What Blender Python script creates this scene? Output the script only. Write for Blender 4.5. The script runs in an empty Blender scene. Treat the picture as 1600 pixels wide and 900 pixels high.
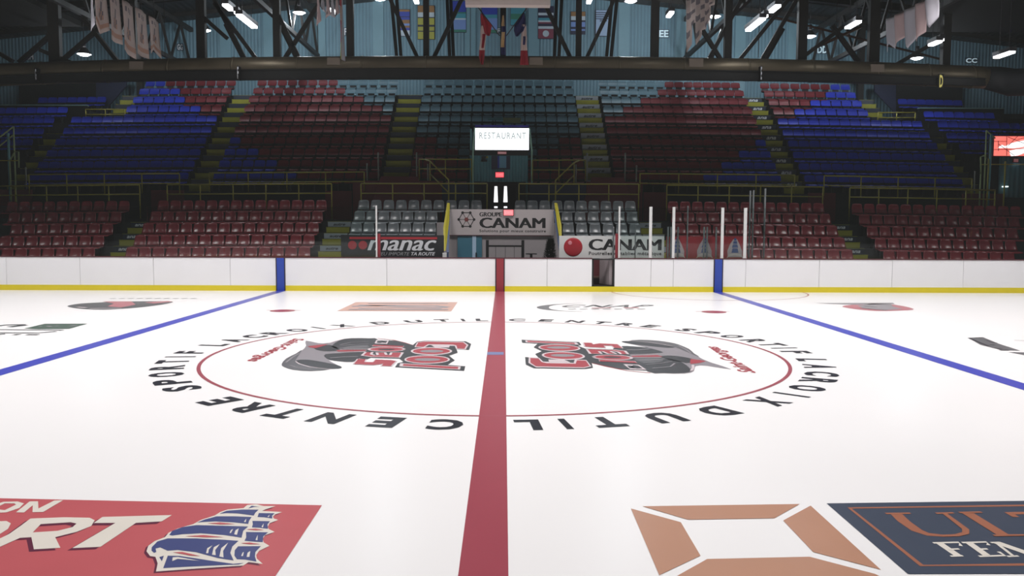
import bpy, bmesh, math, random
from math import sin, cos, pi, radians
from mathutils import Vector, Matrix
random.seed(7)
SC = bpy.context.scene
COL = SC.collection

# ------------------------------------------------------------------ camera
F, CH, CD, CX = 1325.9, 2.083, 13.772, .1163
PITCH, YAW, ROLL = .0729, .0099, .0038
_rt = Vector((cos(YAW), -sin(YAW), 0)); _fx = Vector((sin(YAW), cos(YAW), 0)); _up = Vector((0, 0, 1))
FW = _fx*cos(PITCH) - _up*sin(PITCH); _u = _up*cos(PITCH) + _fx*sin(PITCH)
RT = _rt*cos(ROLL) + _u*sin(ROLL); UP = -_rt*sin(ROLL) + _u*cos(ROLL)
CAM = Vector((CX, -CD, CH))
cd = bpy.data.cameras.new('camera'); cd.sensor_width = 36; cd.lens = 36*F/1600; cd.clip_end = 300
co = bpy.data.objects.new('camera', cd); COL.objects.link(co)
m = Matrix.Identity(4)
for i in range(3):
    m[i][0] = RT[i]; m[i][1] = UP[i]; m[i][2] = -FW[i]; m[i][3] = CAM[i]
co.matrix_world = m
SC.camera = co

# ------------------------------------------------------------------ world, exposure, main lights
SC.view_settings.view_transform = 'Standard'; SC.view_settings.look = 'None'
SC.view_settings.gamma = 1; SC.view_settings.use_curve_mapping = False
SC.view_settings.exposure = 0.0
W = bpy.data.worlds.new('world'); SC.world = W; W.use_nodes = True
W.node_tree.nodes['Background'].inputs[0].default_value = (.5, .6, .7, 1)
W.node_tree.nodes['Background'].inputs[1].default_value = 0.01
# thin haze added to the air to lift the dark tones
hv = W.node_tree.nodes.new('ShaderNodeVolumeScatter'); hv.inputs['Density'].default_value = .0009; hv.inputs['Color'].default_value = (.93, 1, .97, 1)
W.node_tree.links.new(hv.outputs[0], W.node_tree.nodes['World Output'].inputs['Volume'])
try:
    SC.cycles.use_denoising = True
    SC.cycles.max_bounces = 6
except Exception:
    pass

def spot(name, loc, power, ang=120, blend=1.0, size=.25, col=(1, 1, 1), aim=None):
    l = bpy.data.lights.new(name, 'SPOT'); l.energy = power; l.spot_size = radians(ang); l.spot_blend = blend
    l.shadow_soft_size = size; l.color = col
    o = bpy.data.objects.new(name, l); COL.objects.link(o); o.location = loc
    if aim is not None:
        o.rotation_euler = (Vector(aim)-Vector(loc)).to_track_quat('-Z', 'Y').to_euler()
    return o
ICE_P = 3500
# rink floodlights hanging in rows above the ice
for X in (-19, -11.5, -4, 4, 11.5, 19):
    for Y, k in ((-9, .56), (0, .93), (9, .88)):
        kk = k*(1.0 if abs(X) < 5 else .86 if abs(X) < 12 else .62)
        spot('rink_light', (X, Y, 10.6-.1*abs(X)), ICE_P*kk, 118, .9, 1.6, (1, .962, .962))

# ------------------------------------------------------------------ helpers: colour and materials
def lin(c):
    c = c/255
    return c/12.92 if c <= .04045 else ((c+.055)/1.055)**2.4
def rgb(r, g, b): return (lin(r), lin(g), lin(b), 1)
_M = {}
def mat(name, col, rough=.6, metal=0, spec=.5, emit=None, est=0, bump=0, var=0, scale=6, coat=0):
    if name in _M: return _M[name]
    M = bpy.data.materials.new(name); M.use_nodes = True
    nt = M.node_tree; b = nt.nodes['Principled BSDF']
    b.inputs['Base Color'].default_value = col
    b.inputs['Roughness'].default_value = rough
    b.inputs['Metallic'].default_value = metal
    b.inputs['Specular IOR Level'].default_value = spec
    if coat: b.inputs['Coat Weight'].default_value = coat; b.inputs['Coat Roughness'].default_value = .12
    if emit: b.inputs['Emission Color'].default_value = emit; b.inputs['Emission Strength'].default_value = est
    tc = nt.nodes.new('ShaderNodeTexCoord'); n = nt.nodes.new('ShaderNodeTexNoise')
    n.inputs['Scale'].default_value = scale; n.inputs['Detail'].default_value = 4
    nt.links.new(tc.outputs['Object'], n.inputs['Vector'])
    v = var or .06
    mr = nt.nodes.new('ShaderNodeMapRange'); mr.inputs[3].default_value = 1-v; mr.inputs[4].default_value = 1+v
    nt.links.new(n.outputs['Fac'], mr.inputs[0])
    mx = nt.nodes.new('ShaderNodeMix'); mx.data_type = 'RGBA'; mx.blend_type = 'MULTIPLY'; mx.inputs[0].default_value = 1
    mx.inputs[6].default_value = col; nt.links.new(mr.outputs[0], mx.inputs[7])
    nt.links.new(mx.outputs[2], b.inputs['Base Color'])
    if bump:
        bp = nt.nodes.new('ShaderNodeBump'); bp.inputs['Strength'].default_value = bump
        nt.links.new(n.outputs['Fac'], bp.inputs['Height']); nt.links.new(bp.outputs[0], b.inputs['Normal'])
    _M[name] = M
    return M
def emis(name, col, st):
    return mat(name, (0.6, 0.6, 0.6, 1), .5, emit=col, est=st)

def corrugated(name, col, period=.16):
    M = mat(name, col, .55, var=.10, scale=1.5); nt = M.node_tree; b = nt.nodes['Principled BSDF']
    tc = nt.nodes.new('ShaderNodeTexCoord'); w = nt.nodes.new('ShaderNodeTexWave')
    w.wave_type = 'BANDS'; w.bands_direction = 'X'; w.inputs['Scale'].default_value = .314/period; w.inputs['Distortion'].default_value = 0
    nt.links.new(tc.outputs['Object'], w.inputs['Vector'])
    bp = nt.nodes.new('ShaderNodeBump'); bp.inputs['Strength'].default_value = .45; bp.inputs['Distance'].default_value = .05
    nt.links.new(w.outputs['Fac'], bp.inputs['Height']); nt.links.new(bp.outputs[0], b.inputs['Normal'])
    # the ribs: base colour darker in the grooves
    pr = [l for l in nt.links if l.to_socket == b.inputs['Base Color']][0].from_socket
    mr = nt.nodes.new('ShaderNodeMapRange'); mr.inputs[3].default_value = .82; mr.inputs[4].default_value = 1.05
    nt.links.new(w.outputs['Fac'], mr.inputs[0])
    mx = nt.nodes.new('ShaderNodeMix'); mx.data_type = 'RGBA'; mx.blend_type = 'MULTIPLY'; mx.inputs[0].default_value = 1
    nt.links.new(pr, mx.inputs[6]); nt.links.new(mr.outputs[0], mx.inputs[7]); nt.links.new(mx.outputs[2], b.inputs['Base Color'])
    return M

# ------------------------------------------------------------------ helpers: objects
def tag(o, label=None, cat=None, group=None, kind=None):
    if label: o['label'] = label
    if cat: o['category'] = cat
    if group: o['group'] = group
    if kind: o['kind'] = kind
    return o
def empty(name, loc, label, cat, group=None, kind=None):
    o = bpy.data.objects.new(name, None); COL.objects.link(o); o.location = loc; o.empty_display_size = .1
    return tag(o, label, cat, group, kind)
class MB:
    """collects shapes for ONE mesh"""
    def __init__(s): s.v = []; s.f = []; s.m = []; s.mats = []
    def mi(s, mt):
        if mt not in s.mats: s.mats.append(mt)
        return s.mats.index(mt)
    def raw(s, vs, fs, mt):
        n = len(s.v); k = s.mi(mt)
        s.v += [tuple(v) for v in vs]
        for f in fs: s.f.append([n+i for i in f]); s.m.append(k)
        return s
    def box(s, x0, x1, y0, y1, z0, z1, mt):
        vs = [(x, y, z) for z in (z0, z1) for y in (y0, y1) for x in (x0, x1)]
        return s.raw(vs, [(0, 2, 3, 1), (4, 5, 7, 6), (0, 1, 5, 4), (2, 6, 7, 3), (0, 4, 6, 2), (1, 3, 7, 5)], mt)
    def bar(s, a, b, w, h, mt):
        a = Vector(a); b = Vector(b); d = (b-a).normalized()
        ref = Vector((0, 0, 1)) if abs(d.z) < .95 else Vector((1, 0, 0))
        x = d.cross(ref).normalized(); y = x.cross(d)
        vs = [p + x*sx*w/2 + y*sy*h/2 for p in (a, b) for sy in (-1, 1) for sx in (-1, 1)]
        return s.raw(vs, [(0, 1, 3, 2), (4, 6, 7, 5), (0, 4, 5, 1), (2, 3, 7, 6), (0, 2, 6, 4), (1, 5, 7, 3)], mt)
    def tube(s, pts, r, mt, n=8, cap=True):
        pts = [Vector(p) for p in pts]; rings = []
        for i, p in enumerate(pts):
            d = (pts[min(i+1, len(pts)-1)] - pts[max(i-1, 0)]).normalized()
            ref = Vector((0, 0, 1)) if abs(d.z) < .9 else Vector((0, 1, 0))
            x = d.cross(ref).normalized(); y = x.cross(d)
            rr = r[i] if isinstance(r, (list, tuple)) else r
            rings.append([p + (x*cos(2*pi*k/n)+y*sin(2*pi*k/n))*rr for k in range(n)])
        vs = [v for R in rings for v in R]; fs = []
        for i in range(len(pts)-1):
            for k in range(n):
                fs.append((i*n+k, i*n+(k+1) % n, (i+1)*n+(k+1) % n, (i+1)*n+k))
        if cap: fs.append(tuple(range(n))[::-1]); fs.append(tuple((len(pts)-1)*n+k for k in range(n)))
        return s.raw(vs, fs, mt)
    def lathe(s, prof, c, mt, n=20, axis='z'):
        vs = []; fs = []
        for (r, z) in prof:
            for k in range(n):
                a = 2*pi*k/n
                vs.append((c[0]+r*cos(a), c[1]+r*sin(a), c[2]+z) if axis == 'z' else (c[0]+r*cos(a), c[1]+z, c[2]+r*sin(a)))
        for i in range(len(prof)-1):
            for k in range(n): fs.append((i*n+k, i*n+(k+1) % n, (i+1)*n+(k+1) % n, (i+1)*n+k))
        return s.raw(vs, fs, mt)
    def build(s, name, parent=None, smooth=False, bevel=0):
        me = bpy.data.meshes.new(name); me.from_pydata(s.v, [], s.f)
        for mt in s.mats: me.materials.append(mt)
        me.polygons.foreach_set('material_index', s.m)
        if smooth: me.polygons.foreach_set('use_smooth', [True]*len(s.f))
        me.update()
        o = bpy.data.objects.new(name, me); COL.objects.link(o)
        if bevel:
            b = o.modifiers.new('bevel', 'BEVEL'); b.width = bevel; b.segments = 2; b.limit_method = 'ANGLE'
        if parent is not None:
            o.parent = parent; o.matrix_parent_inverse = Matrix.Translation(-parent.location)
        return o
def ray(px, py): return FW + RT*((px-800)/F) - UP*((py-450)/F)
def ice(px, py, z=0):
    d = ray(px, py); t = (z-CH)/d.z
    p = CAM + d*t
    return Vector((p.x, p.y, z))
def at(px, py, Y):
    d = ray(px, py); return CAM + d*((Y+CD)/d.y)
def poly_obj(name, polys, mt, parent=None, z=None, label=None):
    """flat filled outlines; polys = list of (outline, [holes]) of 3-D points"""
    cu = bmesh.new()
    for outer, holes in polys:
        edges = []
        for loop in [outer]+list(holes):
            vs = [cu.verts.new(p) for p in loop]
            edges += [cu.edges.new((vs[i], vs[(i+1) % len(vs)])) for i in range(len(vs))]
        bmesh.ops.triangle_fill(cu, edges=edges, use_beauty=True)
    me = bpy.data.meshes.new(name)
    bmesh.ops.recalc_face_normals(cu, faces=cu.faces)
    cu.to_mesh(me); cu.free(); me.materials.append(mt)
    o = bpy.data.objects.new(name, me); COL.objects.link(o)
    if parent is not None:
        o.parent = parent; o.matrix_parent_inverse = Matrix.Translation(-parent.location)
    if label: o['label'] = label
    return o
def smooth(pts, n=4):
    out = []; N = len(pts)
    for i in range(N):
        p0, p1, p2, p3 = [Vector(pts[(i+k-1) % N]) for k in range(4)]
        for j in range(n):
            t = j/n
            out.append(.5*((2*p1)+(p2-p0)*t+(2*p0-5*p1+4*p2-p3)*t*t+(3*p1-p0-3*p2+p3)*t**3))
    return out
_tc = {}
def text_raw(s, offset=0., space=1., shear=0.):
    key = (s, offset, space, shear)
    if key in _tc: return _tc[key]
    c = bpy.data.curves.new('txt', 'FONT'); c.body = s; c.offset = offset; c.space_character = space; c.shear = shear; c.resolution_u = 3
    o = bpy.data.objects.new('txt', c); COL.objects.link(o)
    dg = bpy.context.evaluated_depsgraph_get()
    me = bpy.data.meshes.new_from_object(o.evaluated_get(dg))
    vs = [tuple(v.co) for v in me.vertices]; fs = [tuple(p.vertices) for p in me.polygons]
    bpy.data.objects.remove(o); bpy.data.curves.remove(c); bpy.data.meshes.remove(me)
    x0 = min(v[0] for v in vs); x1 = max(v[0] for v in vs); y0 = min(v[1] for v in vs); y1 = max(v[1] for v in vs)
    r = ([((v[0]-x0)/(x1-x0), (v[1]-y0)/(y1-y0)) for v in vs], fs, (x1-x0)/(y1-y0))
    _tc[key] = r
    return r
def text_map(name, s, fn, mt, parent=None, fat=0, **k):
    uv, fs, asp = text_raw(s, **k)
    mb = MB()
    for n_, d in enumerate((0,) if not fat else (-fat, 0, fat)):
        mb.raw([Vector(fn((u+d/asp+fat/asp)/(1+2*fat/asp), v))+Vector((0, -.0015*n_, 0)) for u, v in uv], fs, mt)
    return mb.build(name, parent)
def vtext(name, s, x0, x1, z0, z1, y, mt, parent, **k):
    return text_map(name, s, lambda u, v: (x0+(x1-x0)*u, y, z0+(z1-z0)*v), mt, parent, **k)
def vtext_px(name, s, px0, px1, pyt, pyb, Y, mt, parent, **k):
    a = at(px0, pyb, Y); b = at(px1, pyt, Y)
    return vtext(name, s, a.x, b.x, a.z, b.z, Y, mt, parent, **k)
def quad_text(name, s, bl, br, tr, tl, mt, parent, **k):
    bl, br, tr, tl = [Vector(q) for q in (bl, br, tr, tl)]
    return text_map(name, s, lambda u, v: (bl*(1-u)+br*u)*(1-v)+(tl*(1-u)+tr*u)*v, mt, parent, **k)
def bow(X): return -.0004*X*X     # the long tiers run very slightly lower at their ends

# ------------------------------------------------------------------ materials
ICE = mat('ice', (.84, .835, .83, 1), .3, spec=.36, var=.015, scale=.7)
PK = .74
def paint(name, r, g, b, rough=.3): return mat(name, (lin(r)*PK, lin(g)*PK, lin(b)*PK, 1), rough, spec=.36, var=.05, scale=3)
P_RED = paint('ice_paint_red', 176, 78, 92); P_BLUE = paint('ice_paint_blue', 78, 86, 204)
P_RING = paint('ice_paint_ring', 178, 92, 104)
P_BLACK = paint('ice_paint_black', 48, 50, 58); P_ADRED = paint('ad_paint_red', 214, 106, 112)
P_CREAM = paint('ad_paint_cream', 252, 246, 234); P_NAVY = paint('ad_paint_navy', 74, 84, 102)
P_SHIP = paint('ad_paint_ship_blue', 78, 88, 142); P_COPPER = paint('ad_paint_copper', 206, 154, 126)
P_COP2 = paint('ad_paint_copper_line', 180, 116, 90); P_SHADOW = paint('ad_paint_drop_shade', 112, 52, 76)
P_DGREY = paint('logo_dark_grey', 74, 78, 82); P_MGREY = paint('logo_mid_grey', 112, 114, 118); P_LGREY = paint('logo_light_grey', 160, 156, 162)
P_WHITE = paint('logo_white', 232, 218, 222); P_LRED = paint('logo_red', 186, 82, 92); P_ORANGE = paint('ad_orange', 232, 186, 170)
P_PINK = paint('ad_pink', 205, 120, 130); P_GREEN = paint('ad_green', 84, 108, 96); P_LBLUE = paint('centre_spot_blue', 130, 140, 185)
BOARD = mat('board_white', rgb(246, 246, 248), .3, var=.03, scale=2.5)
SEAM = mat('board_seam', rgb(120, 118, 118), .6)
KICK = mat('kick_yellow', rgb(226, 208, 40), .4, var=.04)
CAP = mat('board_cap', rgb(82, 40, 48), .5)
BBLUE = mat('board_blue', rgb(44, 74, 172), .35); BRED = mat('board_red', rgb(150, 50, 60), .35); BEDGE = mat('stripe_edge', rgb(40, 30, 44), .5)
CONC = mat('terrace_concrete', rgb(46, 47, 50), .85, var=.2, scale=2)
CONCD = mat('terrace_dark', rgb(40, 42, 44), .85, var=.2, scale=2)
MAROON = mat('wall_maroon', rgb(92, 28, 36), .6, var=.1, scale=1)
NAVYW = mat('wall_navy', rgb(34, 42, 74), .6, var=.1, scale=1)
S_RED = mat('seat_red', rgb(138, 54, 62), .25, spec=.5, var=.08, scale=1.3, coat=.3)
S_GREY = mat('seat_grey', rgb(132, 140, 144), .25, spec=.5, var=.08, scale=1.3, coat=.3)
U_RED = mat('seat_upper_red', rgb(100, 30, 38), .5, spec=.3, var=.1, scale=1.3)
U_BLUE = mat('seat_upper_blue', rgb(40, 56, 172), .5, spec=.3, var=.1, scale=1.3)
U_TEAL = mat('seat_upper_teal', rgb(80, 108, 120), .45, spec=.4, var=.1, scale=1.3)
SEATMET = mat('seat_bracket', rgb(60, 60, 62), .5, metal=.6)
YEL = mat('step_yellow', rgb(148, 146, 44), .55, var=.12, scale=4)
YRAIL = mat('rail_yellow', rgb(146, 138, 46), .5, var=.08)
PALE = mat('step_sign_pale', rgb(156, 164, 172), .5, var=.05)
DARKSTRIP = mat('step_sign_dark', rgb(40, 48, 64), .5)
INK = mat('ink_black', rgb(22, 22, 26), .5); DKTXT = mat('ink_dark', rgb(30, 30, 36), .5); LTXT = mat('ink_light', rgb(225, 228, 232), .5)
TEALW = corrugated('wall_teal_sheet', rgb(112, 148, 164), .17)
TEALF = mat('teal_paint', rgb(96, 150, 158), .5, var=.1)
TEALT = mat('teal_trim', rgb(120, 158, 172), .5)
STEEL = mat('truss_steel', rgb(22, 18, 17), .6, var=.25, scale=1.2)
ROOF = corrugated('roof_deck', rgb(26, 28, 31), .3)
DARK = mat('dark_panel', rgb(26, 28, 34), .7)
BLACK = mat('black_panel', rgb(18, 18, 20), .5)
DUCT = mat('duct_metal', rgb(112, 102, 84), .42, metal=.55, var=.3, scale=1.1, bump=.1)
DUCTB = mat('duct_register', rgb(122, 110, 98), .6)
POSTW = mat('glass_post_white', rgb(215, 216, 214), .4); POSTG = mat('glass_post_grey', rgb(125, 130, 132), .35, metal=.4)
GATEG = mat('gate_inner_grey', rgb(150, 140, 142), .5)
def glass_mat():
    M = bpy.data.materials.new('rink_glass'); M.use_nodes = True; nt = M.node_tree; nt.nodes.clear()
    out = nt.nodes.new('ShaderNodeOutputMaterial'); t = nt.nodes.new('ShaderNodeBsdfTransparent'); t.inputs[0].default_value = (.88, .93, .92, 1)
    g = nt.nodes.new('ShaderNodeBsdfGlossy'); g.inputs['Roughness'].default_value = .03
    fr = nt.nodes.new('ShaderNodeFresnel'); fr.inputs[0].default_value = 1.45
    mx = nt.nodes.new('ShaderNodeMixShader')
    nt.links.new(fr.outputs[0], mx.inputs[0]); nt.links.new(t.outputs[0], mx.inputs[1]); nt.links.new(g.outputs[0], mx.inputs[2]); nt.links.new(mx.outputs[0], out.inputs[0])
    return M
GLASS = glass_mat()

# ================================================================== THE HALL
YW = 29.6                                   # rear wall
def zroof(x, y=0): return 13.9 - .105*abs(x)
o = MB().box(-32, 32, YW, YW+.3, 0, 15, TEALW).build('wall_back'); tag(o, kind='structure')
for i, px in enumerate((500, 591, 735, 834, 975, 1065, 420, 1157, 1240, 352)):
    x = at(px, 50, YW).x
    o = MB().box(x-.27, x+.27, YW-.05, YW, 8, zroof(x), TEALT).build('trim_%d' % (i+1)); tag(o, kind='structure')
for sx, nm in ((-1, 'left'), (1, 'right')):
    o = MB().box(sx*32-.15, sx*32+.15, -22, YW, 0, 11, TEALW).build('wall_'+nm); tag(o, kind='structure')
o = MB().box(-32, 32, -22.3, -22, 0, 15, DARK).build('wall_front'); tag(o, kind='structure')
mb = MB()
for sx in (-1, 1):
    mb.raw([(0, -22, 13.9), (sx*32, -22, zroof(32)), (sx*32, YW, zroof(32)), (0, YW, 13.9),
            (0, -22, 14.1), (sx*32, -22, zroof(32)+.2), (sx*32, YW, zroof(32)+.2), (0, YW, 14.1)],
           [(0, 1, 2, 3), (4, 7, 6, 5), (0, 4, 5, 1), (3, 2, 6, 7), (1, 5, 6, 2)], ROOF)
o = mb.build('ceiling'); tag(o, kind='structure')
o = MB().box(-32, 32, -22, YW, -.3, -.06, CONCD).build('floor_concrete'); tag(o, kind='structure')

for sx, x0, nm in ((-1, 17.2, 'left'), (1, 15.6, 'right')):  # black sheets added to stand for the darkness of the roof corners
    o = MB().box(min(sx*x0, sx*31.5), max(sx*x0, sx*31.5), 11, 21.8, 10.15, 10.35, mat('shade_sheet_black', rgb(9, 9, 10), .9, var=.3)).build('ceiling_shade_sheet_'+nm); tag(o, kind='structure')

# ---------------- ice sheet with everything painted on it
YB = 13.2
ICEO = MB().box(-31.8, 31.8, -YB, YB, -.06, 0, ICE).build('floor'); tag(ICEO, kind='structure'); ICEO['label'] = 'glossy white ice sheet with painted lines and advertisements'
def zl(p, z): return Vector((p[0], p[1], z))
def ice_polys(name, polys, mt, z, label=None, parent=ICEO, org=(0, 0), sc=1., sm=0, rot=False):
    """outlines given as photo measurements of marks lying on the ice"""
    out = []
    for outer, holes in polys:
        L = []
        for loop in [outer]+list(holes):
            w = [zl(ice(org[0]+x/sc, org[1]+y/sc), z) for x, y in loop]
            if sm: w = smooth(w, sm)
            if rot: w = [Vector((-p.x, -p.y, p.z)) for p in w]
            L.append(w)
        out.append((L[0], L[1:]))
    return poly_obj(name, out, mt, parent, label=label)
def ribbon_pts(w, width):
    n = len(w); L = []; R = []
    for i, p in enumerate(w):
        d = (w[min(i+1, n-1)]-w[max(i-1, 0)]); d.z = 0; d.normalize(); q = Vector((-d.y, d.x, 0))
        wd = width[i] if isinstance(width, (list, tuple)) else width
        L.append(p+q*wd/2); R.append(p-q*wd/2)
    return L, R
def ice_ribbons(name, lines, mt, z, label=None, parent=ICEO, org=(0, 0), sc=1., rot=False):
    mb = MB()
    for pts, width in lines:
        w = [zl(ice(org[0]+x/sc, org[1]+y/sc), z) for x, y in pts]
        if rot: w = [Vector((-p.x, -p.y, p.z)) for p in w]
        L, R = ribbon_pts(w, width); n = len(w); up_ = Vector((0, 0, .0004*(len(mb.f) % 7)))
        mb.raw([p+up_ for p in L+R], [(i, i+1, n+i+1, n+i) for i in range(n-1)], mt)
    o = mb.build(name, parent)
    if label: o['label'] = label
    return o
def flat_rect(name, x0, x1, y0, y1, z, mt, label=None):
    o = MB().raw([(x0, y0, z), (x1, y0, z), (x1, y1, z), (x0, y1, z)], [(0, 1, 2, 3)], mt).build(name, ICEO)
    if label: o['label'] = label
    return o
def ring(name, cx, cy, r0, r1, z, mt, a0=0, a1=360, n=160, label=None):
    vs = []; fs = []
    for i in range(n+1):
        a = radians(a0+(a1-a0)*i/n)
        vs += [(cx+r0*cos(a), cy+r0*sin(a), z), (cx+r1*cos(a), cy+r1*sin(a), z)]
    for i in range(n): fs.append((2*i, 2*i+1, 2*i+3, 2*i+2))
    o = MB().raw(vs, fs, mt).build(name, ICEO)
    if label: o['label'] = label
    return o
flat_rect('centre_line', -.15, .15, -YB, YB, .002, P_RED, 'wide red centre line across the ice')
flat_rect('blue_line', -6.963-.15, -6.963+.15, -YB, YB, .002, P_BLUE, 'blue line left of the centre circle')
flat_rect('blue_line', 6.963-.15, 6.963+.15, -YB, YB, .002, P_BLUE, 'blue line right of the centre circle')
ring('centre_circle', 0, 0, 4.545, 4.6, .003, P_RING, label='thin red centre ring')
ring('referee_crease', 6.62, YB, 3.03, 3.08, .002, P_RING, 180, 360, 90, 'thin red half circle against the far boards')
for sx in (-1, 1):
    ring('faceoff_spot', sx*5.27, 6.88, 0, .30, .003, P_RED, n=40, label='dark red faceoff spot')
    flat_rect('spot_line', sx*5.27-.42, sx*5.27+.42, 6.95, 7.0, .0025, P_LRED)
flat_rect('centre_spot', -.15, .12, -.16, .16, .004, P_LBLUE, 'faded blue patch on the red line')
# ring lettering
ANG = dict(zip(range(28), [4.8, 12.2, 19.7, 26.5, 33.2, 39.6, None, 49.5, 56.1, 63.3, 70.8, 76.9, 81.9, 87.3, None, 97.0, 104.2, 111.9, 118.5, 125.9, 132.3, 139.0, None, 149.5, 157.9, 165.9, 171.1, 175.7]))
ANG2 = {7: -127.3, 8: -121.0, 9: -113.9, 10: -106.8, 11: -100.4, 12: -94.9, 13: -89.4, 15: -79.2, 16: -72.4, 17: -65.6, 18: -59.5, 19: -52.8, 20: -46.9, 21: -40.3, 23: -30.2, 24: -21.6, 25: -14.2, 26: -9.0, 27: -4.2}
TXT = 'CENTRE SPORTIF LACROIX DUTIL'
for copy_ in (0, 1):
    mb = MB()
    for i, ch in enumerate(TXT):
        if ch == ' ': continue
        a = ANG[i] if copy_ == 0 else ANG2.get(i, ANG[i]-179.2)
        uv, fs, asp = text_raw(ch, offset=.045)
        wd = {'I': .075, 'L': .27, 'T': .34, 'F': .27, 'E': .30, 'S': .32}.get(ch, .37)
        a = radians(a); er = Vector((sin(a), cos(a), 0)); et = Vector((cos(a), -sin(a), 0))
        mb.raw([er*(4.77+.47*v)+et*((u-.5)*wd)+Vector((0, 0, .003)) for u, v in uv], fs, P_BLACK)
    o = mb.build('ring_lettering', ICEO); o['label'] = 'black capital letters around the %s half of the ring' % ('right', 'left')[copy_]

# radio station logo, twice, turned half round about the centre spot
Z1 = dict(org=(430, 515), sc=8.889); Z2 = dict(org=(540, 520), sc=7.619)
def ell(cx, cy, rx, ry, n=28): return [(cx+rx*cos(2*pi*k/n), cy+ry*sin(2*pi*k/n)) for k in range(n)]
for rot in (False, True):
    R = ICEO
    side = 'right' if rot else 'left'
    lg = ice_polys('team_logo', [([(90, 480), (150, 405), (290, 335), (380, 285), (430, 225), (425, 155), (600, 190), (740, 185), (900, 140), (1060, 120), (1300, 122), (1420, 135), (1270, 300), (1180, 390), (1080, 452), (900, 445), (740, 425), (860, 492), (925, 525), (880, 545), (700, 550), (500, 578), (250, 560), (120, 520)], [])], P_LGREY, .003,
                   'grey and red winged logo in the %s half of the centre circle' % side, sm=2, rot=rot, **Z1)
    def part(nm, polys, mt, z, sm=0, Z=Z1): return ice_polys(nm, polys, mt, z, parent=ICEO, sm=sm, rot=rot, **Z)
    part('logo_wing', [([(780, 235), (900, 150), (1060, 124), (1300, 124), (1420, 137), (1290, 285), (1000, 285), (900, 275)], []),
                       ([(290, 430), (450, 420), (700, 460), (860, 495), (925, 525), (880, 545), (700, 545), (500, 515), (330, 465)], []),
                       ([(700, 345), (900, 330), (1250, 315), (1180, 390), (1080, 448), (900, 442), (760, 425), (690, 385)], []),
                       ([(540, 265), (620, 235), (760, 215), (900, 285), (740, 305), (620, 295)], [])], P_DGREY, .004, 2)
    part('logo_crescent', [([(90, 480), (160, 400), (290, 335), (370, 285), (300, 400), (280, 445), (330, 480), (480, 525), (760, 553), (500, 578), (250, 560), (120, 520)], []),
                           ([(1000, 235), (1280, 215), (1270, 280), (950, 272)], [])], P_MGREY, .0045, 2)
    part('logo_flash', [([(450, 235), (600, 215), (740, 205), (650, 235), (560, 262), (480, 250)], []), ([(850, 288), (1260, 286), (1255, 300), (870, 310)], [])], P_LRED, .005)
    ice_ribbons('logo_outline', [([(285, 445), (330, 480), (480, 525), (760, 553)], .02), ([(740, 195), (830, 165), (930, 140)], .04), ([(900, 278), (1280, 278)], .03), ([(830, 322), (1240, 312)], .03)], P_WHITE, .0055, rot=rot, **Z1)
    ice_ribbons('logo_outline', [([(380, 68), (560, 85), (700, 118), (800, 150)], .03)], P_LRED, .004, rot=rot, **Z2)
    # letter backing and letters: COOL 103.5 FM
    part('logo_backing', [([(500, 90), (620, 100), (800, 150), (850, 108), (940, 98), (1430, 104), (1495, 135), (1470, 205), (1320, 198), (1335, 240), (1230, 275), (1300, 330), (1210, 385), (1425, 402), (1410, 455), (590, 412), (620, 365), (690, 350), (640, 310), (300, 300), (100, 380), (240, 225), (360, 85)], [])], P_DGREY, .0055, Z=Z2)
    part('logo_halo', [([(820, 175), (850, 118), (940, 104), (1405, 110), (1462, 148), (1430, 203), (1315, 196), (1300, 160), (990, 148), (940, 180)], []),
                       (ell(1022, 222, 246, 46), []), (ell(970, 322, 272, 50), []), ([(650, 366), (1370, 405), (1362, 443), (640, 404)], []),], P_WHITE, .006, Z=Z2)
    DG = [[(330, 146), (690, 162), (680, 178), (322, 162)], ell(488, 201, 212, 26), [(240, 235), (320, 235), (305, 262), (345, 274), (385, 270), (370, 240), (470, 240), (485, 268), (530, 270), (545, 240), (680, 240), (640, 300), (300, 290), (195, 275)],
          [(150, 315), (240, 320), (220, 352), (330, 354), (360, 322), (540, 330), (600, 340), (535, 402), (430, 397), (450, 372), (330, 388), (100, 376)]]
    ice_ribbons('logo_digit_outline', [(d+[d[0], d[1]], .045) for d in DG], P_WHITE, .0062, rot=rot, **Z2)
    ice_ribbons('logo_streaks', [([(900, 215), (1050, 180), (1300, 165)], .03), ([(880, 235), (1050, 215), (1290, 200)], .025), ([(900, 262), (1100, 250), (1270, 245)], .05), ([(760, 400), (950, 385), (1150, 380)], .05), ([(150, 460), (250, 380), (330, 335)], .03), ([(200, 500), (300, 530), (500, 556)], .025)], P_LGREY, .0052, rot=rot, **Z1)
    part('logo_letters', [([(835, 168), (865, 120), (940, 110), (1400, 118), (1440, 150), (1415, 195), (1330, 190), (1320, 155), (1280, 145), (980, 140), (925, 172)], []),
                          (ell(1022, 222, 222, 36), [ell(1026, 223, 140, 16)]), (ell(970, 322, 250, 41), [ell(975, 323, 155, 17)]),
                          ([(690, 374), (1342, 410), (1336, 436), (680, 398)], []),
                          ([(330, 146), (690, 162), (680, 178), (322, 162)], []), (ell(488, 201, 212, 26), [ell(485, 202, 100, 9)]),
                          ([(240, 235), (320, 235), (305, 262), (345, 274), (385, 270), (370, 240), (470, 240), (485, 268), (530, 270), (545, 240), (680, 240), (640, 300), (300, 290), (195, 275)], []),
                          ([(150, 315), (240, 320), (220, 352), (330, 354), (360, 322), (540, 330), (600, 340), (535, 402), (430, 397), (450, 372), (330, 388), (100, 376)], [])], P_LRED, .0065, Z=Z2)
    part('logo_centres', [(ell(1026, 223, 140, 16), []), (ell(975, 323, 155, 17), [])], P_LGREY, .0065, Z=Z2)
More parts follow.
